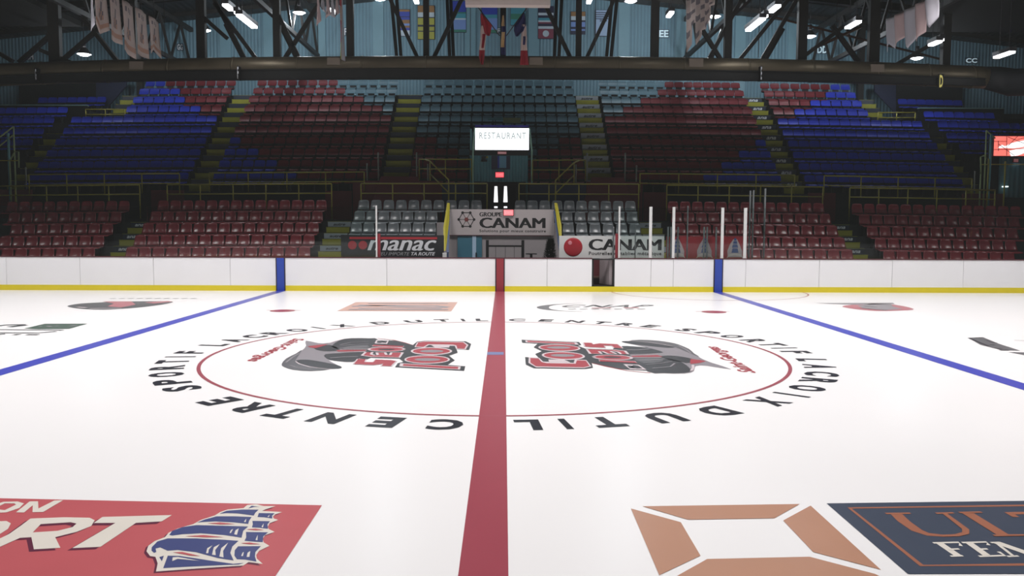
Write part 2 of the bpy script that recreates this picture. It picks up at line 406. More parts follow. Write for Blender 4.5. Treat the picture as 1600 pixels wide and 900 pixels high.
    part('logo_tag', [([(1020, 150), (1240, 155), (1230, 180), (1060, 178)], []), ([(365, 90), (515, 93), (495, 136), (345, 130)], [])], P_WHITE, .0068, Z=Z2)
    part('logo_tag_mark', [([(380, 100), (440, 98), (470, 112), (410, 128), (370, 122)], []), ([(450, 100), (500, 102), (480, 125), (440, 122)], [])], P_DGREY, .0072, Z=Z2)
    a = ice(464, 529); b = ice(388, 565); d = (b-a).normalized(); q = Vector((-d.y, d.x, 0))
    q = q if q.x > 0 else -q
    s_ = -1 if rot else 1
    def fn(u, v):
        p = a+(b-a)*u+q*(.30*v-.12) + Vector((0, 0, .003)); return (p.x*s_, p.y*s_, p.z)
    o = text_map('script_lettering', 'Saint-Georges', fn, P_LRED, ICEO, offset=.03, shear=.3); o['label'] = 'red town name beside the %s winged logo' % side

# far advertisements
ice_polys('orange_advert', [([(527, 486), (556, 472.2), (715, 472.3), (705, 486.6)], [])], P_ORANGE, .003, 'pale orange advert near the far boards')
ice_ribbons('orange_advert_marks', [([(550, 479), (600, 477.5), (680, 478), (700, 480)], .25), ([(560, 482), (620, 481), (690, 482.5)], .18), ([(575, 474.4), (700, 474.4)], .18), ([(545, 483.8), (700, 484.2)], .22), ([(560, 477), (640, 479.5), (700, 481)], .2)], P_LGREY, .004)
ice_polys('oval_advert', [([(105, 478.5), (125, 474.5), (160, 472.5), (205, 471), (262, 471), (268, 473), (240, 478), (200, 482), (160, 484), (125, 482.5)], [])], P_DGREY, .003, 'dark oval advert by the far left boards', sm=3)
ice_polys('oval_advert_emblem', [([(160, 471), (205, 471), (212, 476), (190, 480.5), (168, 479), (178, 474.5)], []), ([(225, 472.5), (262, 470.5), (270, 471.5), (240, 474.5)], [])], P_PINK, .004)
ice_ribbons('oval_advert_writing', [([(120, 480), (135, 481)], .12), ([(140, 482.4), (190, 482)], .1)], P_WHITE, .005)
ice_ribbons('oval_advert_title', [([(172+i*14, 466.8), (181+i*14, 466.3)], .12) for i in range(10)], P_MGREY, .003)
ice_polys('green_advert', [([(38, 513.5), (70, 506), (137, 505.8), (108, 514), (60, 514.5)], [])], P_GREEN, .003, 'green leaf shaped advert beyond the left blue line')
ice_ribbons('green_advert_marks', [([(-10, 515), (30, 515.5), (95, 516), (97, 516.5)], .1), ([(-10, 520.2), (60, 520.5), (88, 518)], .1), ([(-8, 510), (10, 508), (40, 507.5)], .14), ([(15, 511), (40, 508)], .18), ([(22, 522.8), (30, 523)], .14), ([(42, 523), (60, 523.3)], .12), ([(-10, 523), (8, 522)], .1)], P_DGREY, .003)
ice_ribbons('green_advert_specks', [([(60, 510.5), (66, 510.2)], .1), ([(74, 509.5), (80, 511)], .08), ([(86, 510), (92, 509.5)], .1), ([(108, 510), (119, 508.5)], .1)], P_LGREY, .004)
ice_polys('round_advert', [([(1316, 479), (1330, 476.5), (1360, 474.2), (1400, 476.5), (1428, 483), (1410, 485.3), (1370, 486), (1335, 483)], [])], P_PINK, .003, 'pink and grey oval advert by the far right boards', sm=3)
ice_polys('round_advert_mark', [([(1340, 478), (1362, 474.5), (1392, 475), (1395, 479), (1410, 483), (1380, 485), (1350, 482)], []), ([(1274, 473.7), (1395, 473), (1398, 475.2), (1340, 476.5), (1300, 475)], [])], P_LGREY, .004)
ice_ribbons('round_advert_writing', [([(1345, 481.5), (1360, 483), (1385, 485)], .12), ([(1350, 479), (1370, 480)], .1)], P_DGREY, .005)
ice_polys('curved_advert', [([(1513, 528), (1536, 527), (1560, 537), (1594, 548), (1566, 547.5), (1532, 539)], []), ([(1576, 550.3), (1610, 551), (1640, 560), (1600, 555)], [])], P_MGREY, .003, 'grey curved lettering beyond the right blue line')
ice_ribbons('curved_advert_marks', [([(1514, 528.3), (1528, 534.5), (1545, 541)], .05), ([(1524, 528.2), (1532, 528.4)], .08), ([(1548, 534.8), (1556, 536)], .08), ([(1556, 544.5), (1566, 544.7)], .06), ([(1546, 538.8), (1554, 539.2)], .08), ([(1562, 547.4), (1576, 547.6)], .06), ([(1540, 532), (1546, 533)], .07)], P_BLACK, .004)
ice_ribbons('curved_advert_edge', [([(1585, 531.8), (1620, 533.5)], .03)], P_MGREY, .003)
arc = [(848+ (1-cos(radians(t)))*75, 480.5-6.7*sin(radians(t))) for t in range(-80, 81, 8)]
ice_ribbons('arc_advert', [(arc, [.03+.28*max(0, cos(radians(-80+8*i)))**4 for i in range(len(arc))])], P_MGREY, .003, 'thin grey arc of the advert beside the red line')
quad_text('arc_advert_name', 'CNAP', *[zl(ice(*p), .003) for p in ((872, 480.3), (1008, 480.3), (1026, 476.5), (886, 476.5))], P_DGREY, ICEO, offset=.02, space=1.15)
ice_ribbons('arc_advert_line', [([(888+i*18, 483.2), (900+i*18, 483)], .1) for i in range(7)], P_DGREY, .003)
ice_ribbons('arc_advert_red', [([(925, 481.6), (955, 481)], .12), ([(975, 481.3), (998, 480.8)], .16)], P_PINK, .0035)

# near left advert: red field, white italics, blue sailing ship
tr = ice(503, 790); br = ice(432, 898); ex = Vector((1, 0, 0)); tl = ice(0, 779)
e = (tr-tl).normalized(); dn = (br-tr)
dn = dn*(2.9/dn.length)
pts = [tr, tr+dn, tr+dn-e*6.2, tr-e*6.2]
poly_obj('red_advert', [([zl(p, .003) for p in pts], [])], P_ADRED, ICEO, label='red sports advert with a blue sailing ship')
Z5 = dict(org=(0, 675), sc=4)
LET = [([(190, 545), (400, 537), (560, 540), (592, 556), (570, 592), (480, 628), (345, 662), (378, 728), (212, 738), (196, 662), (125, 666), (0, 722), (-60, 745), (-150, 745), (60, 640), (130, 590)], [[(255, 580), (440, 568), (478, 576), (455, 598), (360, 622), (205, 632)]]),
       ([(585, 573), (640, 535), (1075, 523), (1010, 563), (850, 572), (628, 722), (452, 730), (722, 572)], []),
       ([(-200, 590), (-60, 565), (40, 560), (68, 575), (50, 610), (-60, 680), (-200, 700)], [[(-140, 620), (-30, 590), (0, 595), (-40, 630), (-140, 660)]])]
ice_polys('red_advert_shade', [([(x-30, y+14) for x, y in o_], [[(x-30, y+14) for x, y in h] for h in hs]) for o_, hs in LET], P_SHADOW, .004, **Z5)
ice_polys('red_advert_letters', LET, P_CREAM, .005, 'large white slanted letters on the red advert', **Z5)
ice_polys('red_advert_small_letters', [([(100, 506), (185, 438), (238, 437), (240, 482), (340, 432), (395, 430), (270, 504), (203, 505), (205, 462), (150, 507)], []),
                                       ([(-60, 470), (20, 440), (110, 438), (150, 450), (120, 480), (40, 506), (-60, 512)], [[(-40, 485), (30, 450), (90, 450), (100, 458), (30, 492)]])], P_CREAM, .005, **Z5)
ZS = dict(org=(220, 770), sc=6.922)
SHIP = [(165, 860), (600, 828), (1110, 795), (1165, 757), (1320, 778), (1255, 720), (1248, 680), (1280, 635), (1392, 582), (1330, 545), (1318, 505), (1345, 465), (1447, 430), (1385, 400), (1372, 375), (1395, 335), (1487, 300), (1438, 285), (1430, 265), (1455, 240), (1530, 215), (1310, 203), (1350, 185), (1462, 150), (1330, 150), (1250, 130), (1150, 140), (1110, 172), (940, 188), (860, 215), (800, 252), (650, 300), (570, 345), (400, 393), (300, 440), (262, 487), (150, 530), (82, 580), (62, 640), (100, 692), (158, 700), (182, 770)]
ice_polys('ship_shade', [([(x-28, y+16) for x, y in SHIP], [])], P_SHADOW, .004, **ZS)
ice_polys('ship_outline', [(SHIP, [])], P_CREAM, .005, 'cream outline of the painted ship', **ZS)
ice_polys('ship_sails', [([(118, 600), (180, 535), (290, 502), (600, 502), (900, 517), (1058, 528), (990, 590), (968, 660), (1005, 742), (830, 715), (600, 652), (400, 628), (290, 636), (210, 600), (160, 612), (168, 648), (145, 660), (116, 635)], []),
                         ([(308, 465), (340, 420), (450, 380), (600, 358), (900, 365), (1162, 373), (1108, 420), (1090, 495), (900, 466), (650, 447), (450, 457), (340, 472)], []),
                         ([(608, 330), (700, 295), (820, 263), (1000, 262), (1200, 270), (1172, 310), (1162, 346), (1000, 328), (800, 318), (650, 326)], []),
                         ([(852, 234), (930, 202), (1100, 189), (1275, 191), (1238, 225), (1222, 255), (1050, 232), (930, 228)], []),
                         ([(1052, 588), (1300, 586), (1240, 650), (1235, 700), (1252, 755), (1130, 732), (1040, 728), (1012, 690), (1017, 630)], []),
                         ([(1137, 432), (1378, 436), (1325, 480), (1318, 543), (1220, 537), (1122, 528), (1140, 490)], []),
                         ([(1207, 312), (1398, 316), (1370, 350), (1376, 398), (1280, 387), (1202, 383), (1212, 350)], []),
                         ([(1277, 227), (1448, 230), (1420, 255), (1422, 287), (1330, 273), (1262, 270)], [])], P_SHIP, .006, 'navy sails of the painted ship', **ZS)
ice_polys('ship_hull', [([(242, 825), (292, 690), (420, 692), (700, 735), (1000, 778), (1115, 768), (1060, 785), (700, 800), (400, 815)], []), ([(200, 705), (250, 690), (228, 750)], []), ([(1160, 178), (1200, 148), (1290, 162), (1230, 160)], [])], P_SHIP, .006, **ZS)
ice_polys('ship_slits', [([(350, 655), (450, 650), (640, 695), (540, 690)], []), ([(480, 480), (680, 467), (900, 490), (700, 492)], []), ([(720, 340), (860, 330), (1020, 348), (860, 352)], []), ([(1140, 405), (1240, 398), (1330, 412), (1240, 416)], []), ([(1080, 555), (1180, 548), (1290, 566), (1180, 568)], [])], P_ADRED, .007, **ZS)
st = [[(705, 665), (720, 610), (775, 580), (735, 625), (730, 665)], [(770, 680), (790, 600), (855, 565), (805, 630), (810, 685)], [(850, 700), (870, 610), (945, 550), (890, 640), (895, 710)],
      [(960, 445), (975, 415), (1000, 400), (975, 445)], [(1010, 460), (1025, 415), (1060, 395), (1040, 465)], [(1115, 325), (1140, 290), (1135, 328)], [(1085, 695), (1100, 660), (1115, 650), (1105, 695)], [(1145, 705), (1155, 660), (1185, 640), (1175, 705)],
      [(1240, 520), (1265, 465), (1262, 525)], [(1305, 380), (1330, 340), (1322, 385)], [(1370, 270), (1395, 245), (1385, 272)], [(340, 750), (345, 710), (400, 705), (640, 748), (400, 726), (370, 738)]]
ice_polys('ship_strokes', [(p, []) for p in st], P_CREAM, .007, **ZS)

# near right adverts: copper frame and navy panel
Z7 = dict(org=(900, 675), sc=4)
ice_polys('copper_advert', [([(415, 466), (1398, 452), (1240, 541), (700, 550)], []), ([(343, 480), (655, 566), (778, 775), (520, 897)], []),
                            ([(1295, 555), (1466, 462), (1905, 863), (1482, 752)], []), ([(820, 796), (1460, 782), (1870, 890), (2010, 960), (560, 960), (640, 897)], [])], P_COPPER, .003, 'four copper coloured bars framing a blank rectangle', **Z7)
Z8 = dict(org=(1200, 675), sc=4)
ice_polys('navy_advert', [([(367, 448), (1600, 432), (2600, 420), (3300, 880), (2200, 888), (875, 890)], [])], P_NAVY, .003, 'navy advert with a copper border and serif letters', **Z8)
ice_ribbons('navy_advert_border', [([(2400, 446), (1600, 462), (510, 478), (960, 838), (1600, 832), (3000, 824)], .035)], P_COP2, .004, **Z8)
ice_ribbons('navy_advert_title', [([(800, 514), (850, 562), (930, 618), (1000, 643), (1100, 652)], [.085, .085, .08, .06, .04]), ([(1080, 653), (1180, 650), (1235, 636), (1235, 612), (1180, 570), (1105, 514)], [.035, .04, .045, .045, .04, .035]),
                                  ([(735, 513), (890, 511)], .03), ([(1050, 512), (1160, 509)], .03), ([(1250, 512), (1470, 648)], [.085, .085]), ([(1195, 508), (1335, 505)], .03), ([(1410, 652), (1640, 648), (1640, 610)], .03),
                                  ([(1490, 512), (1900, 503)], .05), ([(1500, 506), (1550, 535)], .05), ([(1690, 512), (1900, 645)], .085)], P_COP2, .004, **Z8)
ice_ribbons('navy_advert_name', [([(1075, 700), (1190, 778)], .05), ([(1032, 697), (1192, 693), (1205, 716)], .025), ([(1125, 738), (1195, 735)], .022), ([(1140, 781), (1218, 778)], .022),
                                 ([(1255, 697), (1368, 777)], .05), ([(1212, 697), (1365, 693), (1378, 713)], .025), ([(1305, 737), (1372, 734)], .022), ([(1318, 781), (1478, 776), (1440, 752)], .025),
                                 ([(1425, 697), (1530, 778)], .022), ([(1430, 696), (1660, 776)], .06), ([(1392, 697), (1450, 695)], .022), ([(1495, 781), (1565, 778)], .022)], P_CREAM, .004, **Z8)

# ================================================================== DASHER BOARDS
ZT = 1.045
g0 = at(925, 430, YB).x; g1 = at(960, 430, YB).x
B = empty('dasher_boards', (0, YB, 0), 'long white dasher boards with yellow kick plate along the far side of the ice', 'boards')
seams = [-31.8] + [round(v, 2) for v in ([at(px, 430, YB).x for px in (10, 125, 240, 360)])] + [-6.96, -3.6, 0, 1.5, g0]
seams2 = [g1] + [at(px, 430, YB).x for px in (1017, 1052, 1165, 1280, 1394, 1505)] + [31.8]
for L in (seams, seams2):
    for a, b in zip(L, L[1:]):
        MB().box(a+.006, b-.006, YB, YB+.1, .17, ZT, BOARD).build('board_panel', B)
for a, b in ((-31.8, g0), (g1, 31.8)): MB().box(a, b, YB+.02, YB+.09, .17, ZT-.01, SEAM).build('board_frame', B)
MB().box(-31.8, 31.8, YB-.012, YB+.1, 0, .17, KICK).build('kick_plate', B)['label'] = 'yellow kick plate'
MB().box(-31.8, g0, YB-.015, YB+.13, ZT, ZT+.035, CAP).box(g1, 31.8, YB-.015, YB+.13, ZT, ZT+.035, CAP).build('top_cap', B)
for x, mt in ((-6.963, BBLUE), (0, BRED), (6.963, BBLUE)):
    MB().box(x-.115, x+.115, YB-.018, YB, 0, ZT, mt).box(x-.15, x-.115, YB-.017, YB, 0, ZT, BEDGE).box(x+.115, x+.15, YB-.017, YB, 0, ZT, BEDGE).build('board_stripe', B)['label'] = ('red stripe' if x == 0 else 'blue stripe')
# gate opening: swung door and what is seen through
gm = at(941, 430, YB+.6).x
MB().box(g0, g0+.05, YB-.005, YB+.12, .17, ZT, BLACK).box(g1-.05, g1, YB-.005, YB+.12, .17, ZT, BLACK).box(g0, g1, YB-.005, YB+.12, .17, .215, BLACK).box(g0, g1, YB-.005, YB+.12, ZT-.03, ZT, BLACK).build('gate_frame', B)
G = MB().raw([(g1-.06, YB+.1, .22), (g1-.06, YB+.1, ZT), (gm, YB+.62, ZT), (gm, YB+.62, .22), (g1-.15, YB+.1, .22), (g1-.15, YB+.1, ZT), (gm-.09, YB+.62, ZT), (gm-.09, YB+.62, .22)],
             [(0, 1, 2, 3), (4, 7, 6, 5), (0, 4, 5, 1), (3, 2, 6, 7), (1, 5, 6, 2), (0, 3, 7, 4)], GATEG).build('gate_door', B); G['label'] = 'open grey gate door'
# penalty box floor panels seen through the gate
PB = empty('penalty_box', (5.5, YB+.9, 0), 'low maroon penalty box enclosure behind the open gate', 'penalty box')
MB().box(g0-.2, 9.2, YB+1.0, YB+1.1, -.06, 1.0, MAROON).build('back_panel', PB)
MB().box(g0-.3, g0-.2, YB+.14, YB+1.1, -.06, 1.0, MAROON).build('side_panel', PB)
MB().box(g0-.19, 9.1, YB+.72, YB+.99, .4, .45, mat('bench_wood', rgb(90, 60, 50), .6)).box(g0-.19, 9.1, YB+.85, YB+.9, -.06, .4, CAP).build('bench', PB)

# ================================================================== LOWER TIER
LZ = [1.37, 1.77, 2.19, 2.62, 3.04]; LY = [15.4+.7*i for i in range(5)]
SH = .80
def stair_profile(Ys, Zf, y_back, z_back, y_front):
    p = [(y_front, -.06)]
    z = None
    for y, zz in zip(Ys, Zf):
        p.append((y-.52 if z is not None else y_front, zz)) if z is None else p.extend([(y-.52, z), (y-.52, zz)])
        z = zz
    p += [(y_back, z), (y_back, -.06)]
    return p
def terrace(name, x0, x1, Ys, Zf, y_back, y_front, mt, nseg=6):
    mb = MB(); prof = stair_profile(Ys, Zf, y_back, 0, y_front); n = len(prof); k = nseg
    vs = []
    for i in range(k+1):
        x = x0+(x1-x0)*i/k
        vs += [(x, y, z+(bow(x) if z > 0 else 0)) for y, z in prof]
    fs = [(i*n+j, i*n+(j+1) % n, (i+1)*n+(j+1) % n, (i+1)*n+j) for i in range(k) for j in range(n)]
    # end caps as column quads
    def cap(off, flip):
        out = []
        for j in range(1, n-1):
            pass
        f = tuple(off+j for j in range(n))
        return f[::-1] if flip else f
    fs += [cap(0, True), cap(k*n, False)]
    mb.raw(vs, fs, mt)
    o = mb.build(name); tag(o, kind='structure'); return o
LF = [z-SH for z in LZ]
terrace('lower_terrace', -31, -2.25, LY, LF, 18.6, 14.7, CONC, 10)
terrace('lower_terrace', 2.15, 31, LY, LF, 18.6, 14.7, CONC, 10)
# row five runs on over the gate recess; the walkway behind it
o = MB().box(-2.25, 2.15, 17.68, 18.6, 1.95, 2.24, CONC).build('walkway_bridge'); tag(o, kind='structure')
o = MB().box(-31, 31, 18.6, 20.3, 1.9, 2.3, CONC).build('walkway'); tag(o, kind='structure')

ORD = 'first second third fourth fifth sixth seventh eighth ninth tenth eleventh twelfth thirteenth fourteenth fifteenth sixteenth'.split()
ROWN = ['front', 'second', 'third', 'fourth', 'back']
# one seat: shell backrest with rounded top, seat pan, bracket
def shell(w, h, t, curve, mt, taper=.03, n=8, nv=6):
    vs = []; fs = []
    for side in (0, 1):
        for j in range(nv+1):
            v = j/nv
            for i in range(n+1):
                u = i/n*2-1
                ww = w/2*(1-taper*((1-v) if taper > 0 else -v)) * (1 if v < .75 else 1-.13*((v-.75)/.25)**2)
                x = u*ww; z = v*h - (.05*h*abs(u)**4 if v == 1 else 0)
                y = curve*(u*u) * -1 + .03*sin(v*pi) + (t if side else 0) + .10*v
                vs.append((x, y, z))
    N = (n+1)*(nv+1)
    for j in range(nv):
        for i in range(n):
            a = j*(n+1)+i
            fs.append((a, a+1, a+n+2, a+n+1)); fs.append((N+a, N+a+n+1, N+a+n+2, N+a+1))
    for i in range(n):
        fs.append((i+1, i, N+i, N+i+1)); a = nv*(n+1)+i; fs.append((a, a+1, N+a+1, N+a))
    for j in range(nv):
        a = j*(n+1); fs.append((a, a+n+1, N+a+n+1, N+a)); a += n; fs.append((a+n+1, a, N+a, N+a+n+1))
    return vs, fs
def pan(w, d, t, n=8, nv=5):
    vs = []; fs = []
    for side in (0, 1):
        for j in range(nv+1):
            v = j/nv
            for i in range(n+1):
                u = i/n*2-1
                vs.append((u*w/2*(1-.06*(1-v)), -d*(1-v), .012*u*u + (-.035*(1-v)**4) + .02*v - (t if side else 0)))
    N = (n+1)*(nv+1)
    for j in range(nv):
        for i in range(n):
            a = j*(n+1)+i
            fs.append((a, a+1, a+n+2, a+n+1)); fs.append((N+a, N+a+n+1, N+a+n+2, N+a+1))
    for i in range(n):
        fs.append((i+1, i, N+i, N+i+1)); a = nv*(n+1)+i; fs.append((a, a+1, N+a+1, N+a))
    for j in range(nv):
        a = j*(n+1); fs.append((a, a+n+1, N+a+n+1, N+a)); a += n; fs.append((a+n+1, a, N+a, N+a+n+1))
    return vs, fs
def seat_proto(mt, nm):
    root = empty('stadium_seat', (0, 0, 0), 'seat', 'seat')
    v, f = shell(.43, .37, .018, .03, mt, taper=-.15); mb = MB(); mb.raw([(x, y-.02, z+.44) for x, y, z in v], f, mt); b = mb.build('backrest', root, smooth=True)
    v, f = pan(.435, .38, .025); mb = MB(); mb.raw([(x, y-.01, z+.40) for x, y, z in v], f, mt); p = mb.build('seat_pan', root, smooth=True)
    br_ = MB().box(-.025, .025, -.12, .05, .0, .36, SEATMET).box(-.14, .14, -.28, .06, .355, .375, SEATMET).build('bracket', root)
    return root
def dup(root, loc, label, group):
    r = root.copy(); COL.objects.link(r); r.location = loc; r['label'] = label; r['group'] = group
    for ch in root.children:
        c = ch.copy(); COL.objects.link(c); c.parent = r
    return r
protos = {'red': seat_proto(S_RED, 'red'), 'grey': seat_proto(S_GREY, 'grey')}
for p in protos.values():
    for ch in p.children: ch.matrix_parent_inverse = Matrix.Identity(4)
used = {}
def seat(kind, x, y, z, label, group):
    p = protos[kind]
    if kind not in used:
        used[kind] = 1; p.location = (x, y, z); p['label'] = label; p['group'] = group; return p
    return dup(p, (x, y, z), label, group)
def row_seats(x0, x1, pitch=.463):
    n = max(1, round((x1-x0)/pitch)); st_ = (x1-x0)/n
    return [x0+st_*(i+.5) for i in range(n)]
xl = lambda r: at(-6, 350, LY[r]).x; xr = lambda r: at(1606, 350, LY[r]).x
def place(kind, r, x0, x1, blk, group, anchor='l', count_from='left'):
    if anchor == 'l': n = int((x1-x0)/.463); xs = [x0+.463*(i+.5) for i in range(n)]
    elif anchor == 'r': n = int((x1-x0)/.463); xs = [x1-.463*(n-i-.5) for i in range(n)]
    else: xs = row_seats(x0, x1)
    for i, x in enumerate(xs):
        k = i if count_from == 'left' else len(xs)-1-i
        lab = 'glossy %s seat, %s from %s, %s row, %s' % ('maroon' if kind == 'red' else 'grey', ORD[k], count_from, ROWN[r], blk)
        seat(kind, x, LY[r], LF[r]+bow(x), lab, group)
for r in range(5):
    place('red', r, xl(r), -13.85, 'far left block', 'maroon seats of the far left lower block', 'r', 'right')
    place('red', r, -12.85, -6.5, 'block left of black sign', 'maroon seats left of the black sign', 'f')
    place('red', r, 6.25, 12.2, 'block behind penalty glass', 'maroon seats behind the penalty glass', 'f')
    place('red', r, 13.2, xr(r), 'far right block', 'maroon seats of the far right lower block', 'l')
    if 1 <= r <= 3:
        place('grey', r, -5.4, -2.3, 'block over black sign', 'grey seats over the black sign', 'f')
        place('grey', r, 2.2, 5.08, 'block over ball sign', 'grey seats over the red ball sign', 'f')
place('grey', 4, -5.37, -.68, 'block over black sign', 'grey seats over the black sign', 'f')
place('grey', 4, .5, 5.1, 'block over ball sign', 'grey seats over the red ball sign', 'f')

# ---------------- aisle stairs
def aisle(x0, x1, Ys, Zf, label, sign, yb, first=0, txt=None, mount=.05, half=True):
    root = empty('aisle_stairs', ((x0+x1)/2, Ys[0], Zf[0]), label, 'stairs', None)
    zp = Zf[0]-(Zf[1]-Zf[0]) if len(Zf) > 1 else 0
    for i, (y, z) in enumerate(zip(Ys, Zf)):
        b = bow((x0+x1)/2); h = (z-zp)/2 if i else (Zf[1]-Zf[0])/2
        zl_ = z-2*h
        for k in (0, 1):
            yf = y-.52-.30+.30*k-.04; zt = zl_+h*(k+1)+b
            mb = MB().box(x0, x1, yf, y+.2, zt-h, zt, CONC)
            mtx = YEL if k == 0 else sign
            mb.box(x0+.02, x1-.02, yf-.012, yf-.001, zt-h+.015, zt-.01, mtx)
            mb.box(x0, x1, yf-.015, yf+.04, zt-.008, zt+.004, YEL)
            o = mb.build('step', root)
            o['label'] = 'yellow faced step' if k == 0 else 'step with advertising strip'
            if k == 1 and txt:
                t = vtext('strip_lettering', txt, x0+(x1-x0)*.25, x1-(x1-x0)*.25, zt-h*.72, zt-h*.30, yf-.018, DKTXT if sign is PALE else LTXT, o, offset=.02, shear=.3)
                t.matrix_parent_inverse = Matrix.Identity(4); t.location = root.location*0
        zp = z
    return root
PALE_L = PALE
aisle(-13.6, -12.95, LY, LF, 'narrow yellow aisle stairs between the two left maroon blocks', DARKSTRIP, 18.6, txt='ana')
aisle(-6.38, -5.5, LY, LF, 'yellow aisle stairs with pale strips left of the black sign', PALE, 18.6, txt='autre')
aisle(5.12, 5.95, LY, LF, 'yellow aisle stairs right of the grey seats by the penalty box', PALE, 18.6, txt='autre')
aisle(12.28, 12.93, LY, LF, 'narrow yellow aisle stairs between the two right maroon blocks', DARKSTRIP, 18.6, txt='ana')

# ================================================================== UPPER TIER
UZ = [4.27, 4.81, 5.35, 5.90, 6.45, 7.02, 7.56, 8.08, 8.58, 9.07]; UY = [21.18+.72*i for i in range(10)]
UF = [z-SH for z in UZ]
XC0, XC1 = -1.3, 1.12                      # the doorway tower that breaks the centre block
terrace('upper_terrace', -17.2, XC0, UY, UF, 28.9, 20.3, CONCD, 10)
terrace('upper_terrace', XC1, 17.0, UY, UF, 28.9, 20.3, CONCD, 10)
terrace('upper_terrace', -31, -19.3, UY[:7], UF[:7], 28.9, 20.3, CONCD, 4)
terrace('upper_terrace', 19.0, 31, UY[:7], UF[:7], 28.9, 20.3, CONCD, 4)
terrace('upper_terrace', -19.3, -17.2, UY[:6], UF[:6], 28.9, 20.3, CONCD, 2)
terrace('upper_terrace', 17.0, 19.0, UY[:6], UF[:6], 28.9, 20.3, CONCD, 2)
for sx in (-1, 1):
    z_ = at(100, 146, 28.2).z-SH if sx < 0 else at(1480, 150, 28.2).z-SH
    o = MB().box(min(sx*19.5, sx*31), max(sx*19.5, sx*31), 27.4, 29.5, z_-.4, z_-.16, CONCD).build('balcony_floor'); tag(o, kind='structure')
terrace('upper_terrace', XC0, XC1, UY[5:], UF[5:], 28.9, UY[5]-.52, CONCD, 1)
rv, rf = shell(.448, .27, .02, .015, None, n=4, nv=3)
pv, pf = pan(.36, .36, .05, n=3, nv=2)
SEATS = MB()
def usel(x, i):
    """colour pattern of the upper tier"""
    if XC0-3 < x < XC1+3:
        if i <= 1: return U_RED
        if i == 2: return U_RED if (x < -1.9 or x > 1.7) else U_TEAL
        if i == 3: return U_RED if (x < -2.9 or x > 2.5) else U_TEAL
        return U_TEAL
    if -12.2 < x < 12.2:
        a = -x if x < 0 else x+.12
        t = {9: 8.1, 8: 7.3, 7: 6.5, 6: 5.5}.get(i)
        if t and a < t: return U_TEAL
        b = {3: 11.2, 2: 10.45, 1: 9.5, 0: 8.5}.get(i)
        if b and a > b: return U_BLUE
        return U_RED
    a = abs(x) if x < 0 else x+.2
    t = {9: 16.1, 8: 15.35, 7: 14.5, 6: 13.5}.get(i)
    if t and a < t: return U_RED
    return U_BLUE
def useat(x, i, y=None, z=None, mt=None):
    y = UY[i] if y is None else y; z = (UF[i] if z is None else z)+bow(x)
    mt = mt or usel(x, i)
    SEATS.raw([(vx+x, vy+y-.02, vz+z+.54) for vx, vy, vz in rv], rf, mt)
    SEATS.raw([(vx+x, vy+y-.01, vz+z+.40) for vx, vy, vz in pv], pf, mt)
    SEATS.box(x-.02, x+.02, y-.1, y+.05, z-.02, z+.38, SEATMET).box(x-.15, x+.15, y-.0, y+.02, z+.34, z+.56, BLACK)
for i in range(10):
    blocks = [(-11.75, -4.95), (-3.75, 3.45), (4.65, 11.5)]
    blocks += [(-17.1, -12.75), (12.45, 16.85)] if i >= 6 else [(-19.25, -12.75), (12.45, 19.0)]
    for a, b in blocks:
        for x in row_seats(a, b, .469):
            if XC0-.15 < x < XC1+.15 and i < 5: continue
            useat(x, i)
for i, n, xa in ((6, 7, -19.75), (5, 9, -20.0), (4, 9, -20.1), (3, 9, -20.2)):
    for k in range(n): useat(xa-.469*(k+.5), i, mt=U_BLUE)
for i, n, xa in ((6, 7, 19.4), (5, 9, 19.7), (4, 6, 19.75), (3, 5, 19.95)):
    for k in range(n): useat(xa+.469*(k+.5), i, mt=U_BLUE)
for k in range(7):
    for j in (0, 1):
        x = -at(60, 150, 28.4+.0).x*0 + at(66+15.3*k, 150, 28.2).x
        if j == 0: useat(x, 8, y=28.2, z=at(100, 146, 28.2).z-SH, mt=U_BLUE)
        x = at(1411+14.4*k, 150, 28.2).x
        if j == 0: useat(x, 8, y=28.2, z=at(1480, 150, 28.2).z-SH, mt=U_BLUE)
o = SEATS.build('stadium_seats'); tag(o, 'mass of red, blue and teal seats filling the upper tier', 'seats', kind='stuff')

US = [(-4.9, -3.8, UY, UF, 'upper aisle stairs left of the teal centre block', DARKSTRIP, None),
      (3.5, 4.6, UY, UF, 'upper aisle stairs right of the teal centre block', PALE, 'autre'),
      (-12.7, -11.8, UY, UF, 'upper aisle stairs between the left red block and left blue block', DARKSTRIP, None),
      (11.55, 12.42, UY, UF, 'upper aisle stairs between the right red block and right blue block', DARKSTRIP, 'ana'),
      (-20.05, -19.3, UY[:6], UF[:6], 'outermost upper aisle stairs on the far left', DARKSTRIP, None),
      (19.05, 19.7, UY[:6], UF[:6], 'outermost upper aisle stairs on the far right', DARKSTRIP, None),
      (-17.95, -17.22, UY[6:10], UF[6:10], 'short top flight of stairs beside the left blue block', DARKSTRIP, None),
      (17.02, 17.75, UY[6:10], UF[6:10], 'short top flight of stairs beside the right blue block', DARKSTRIP, None)]
for a, b, Y_, Z_, lab, sg, tx in US: aisle(a, b, Y_, Z_, lab, sg, 28.9, txt=tx)

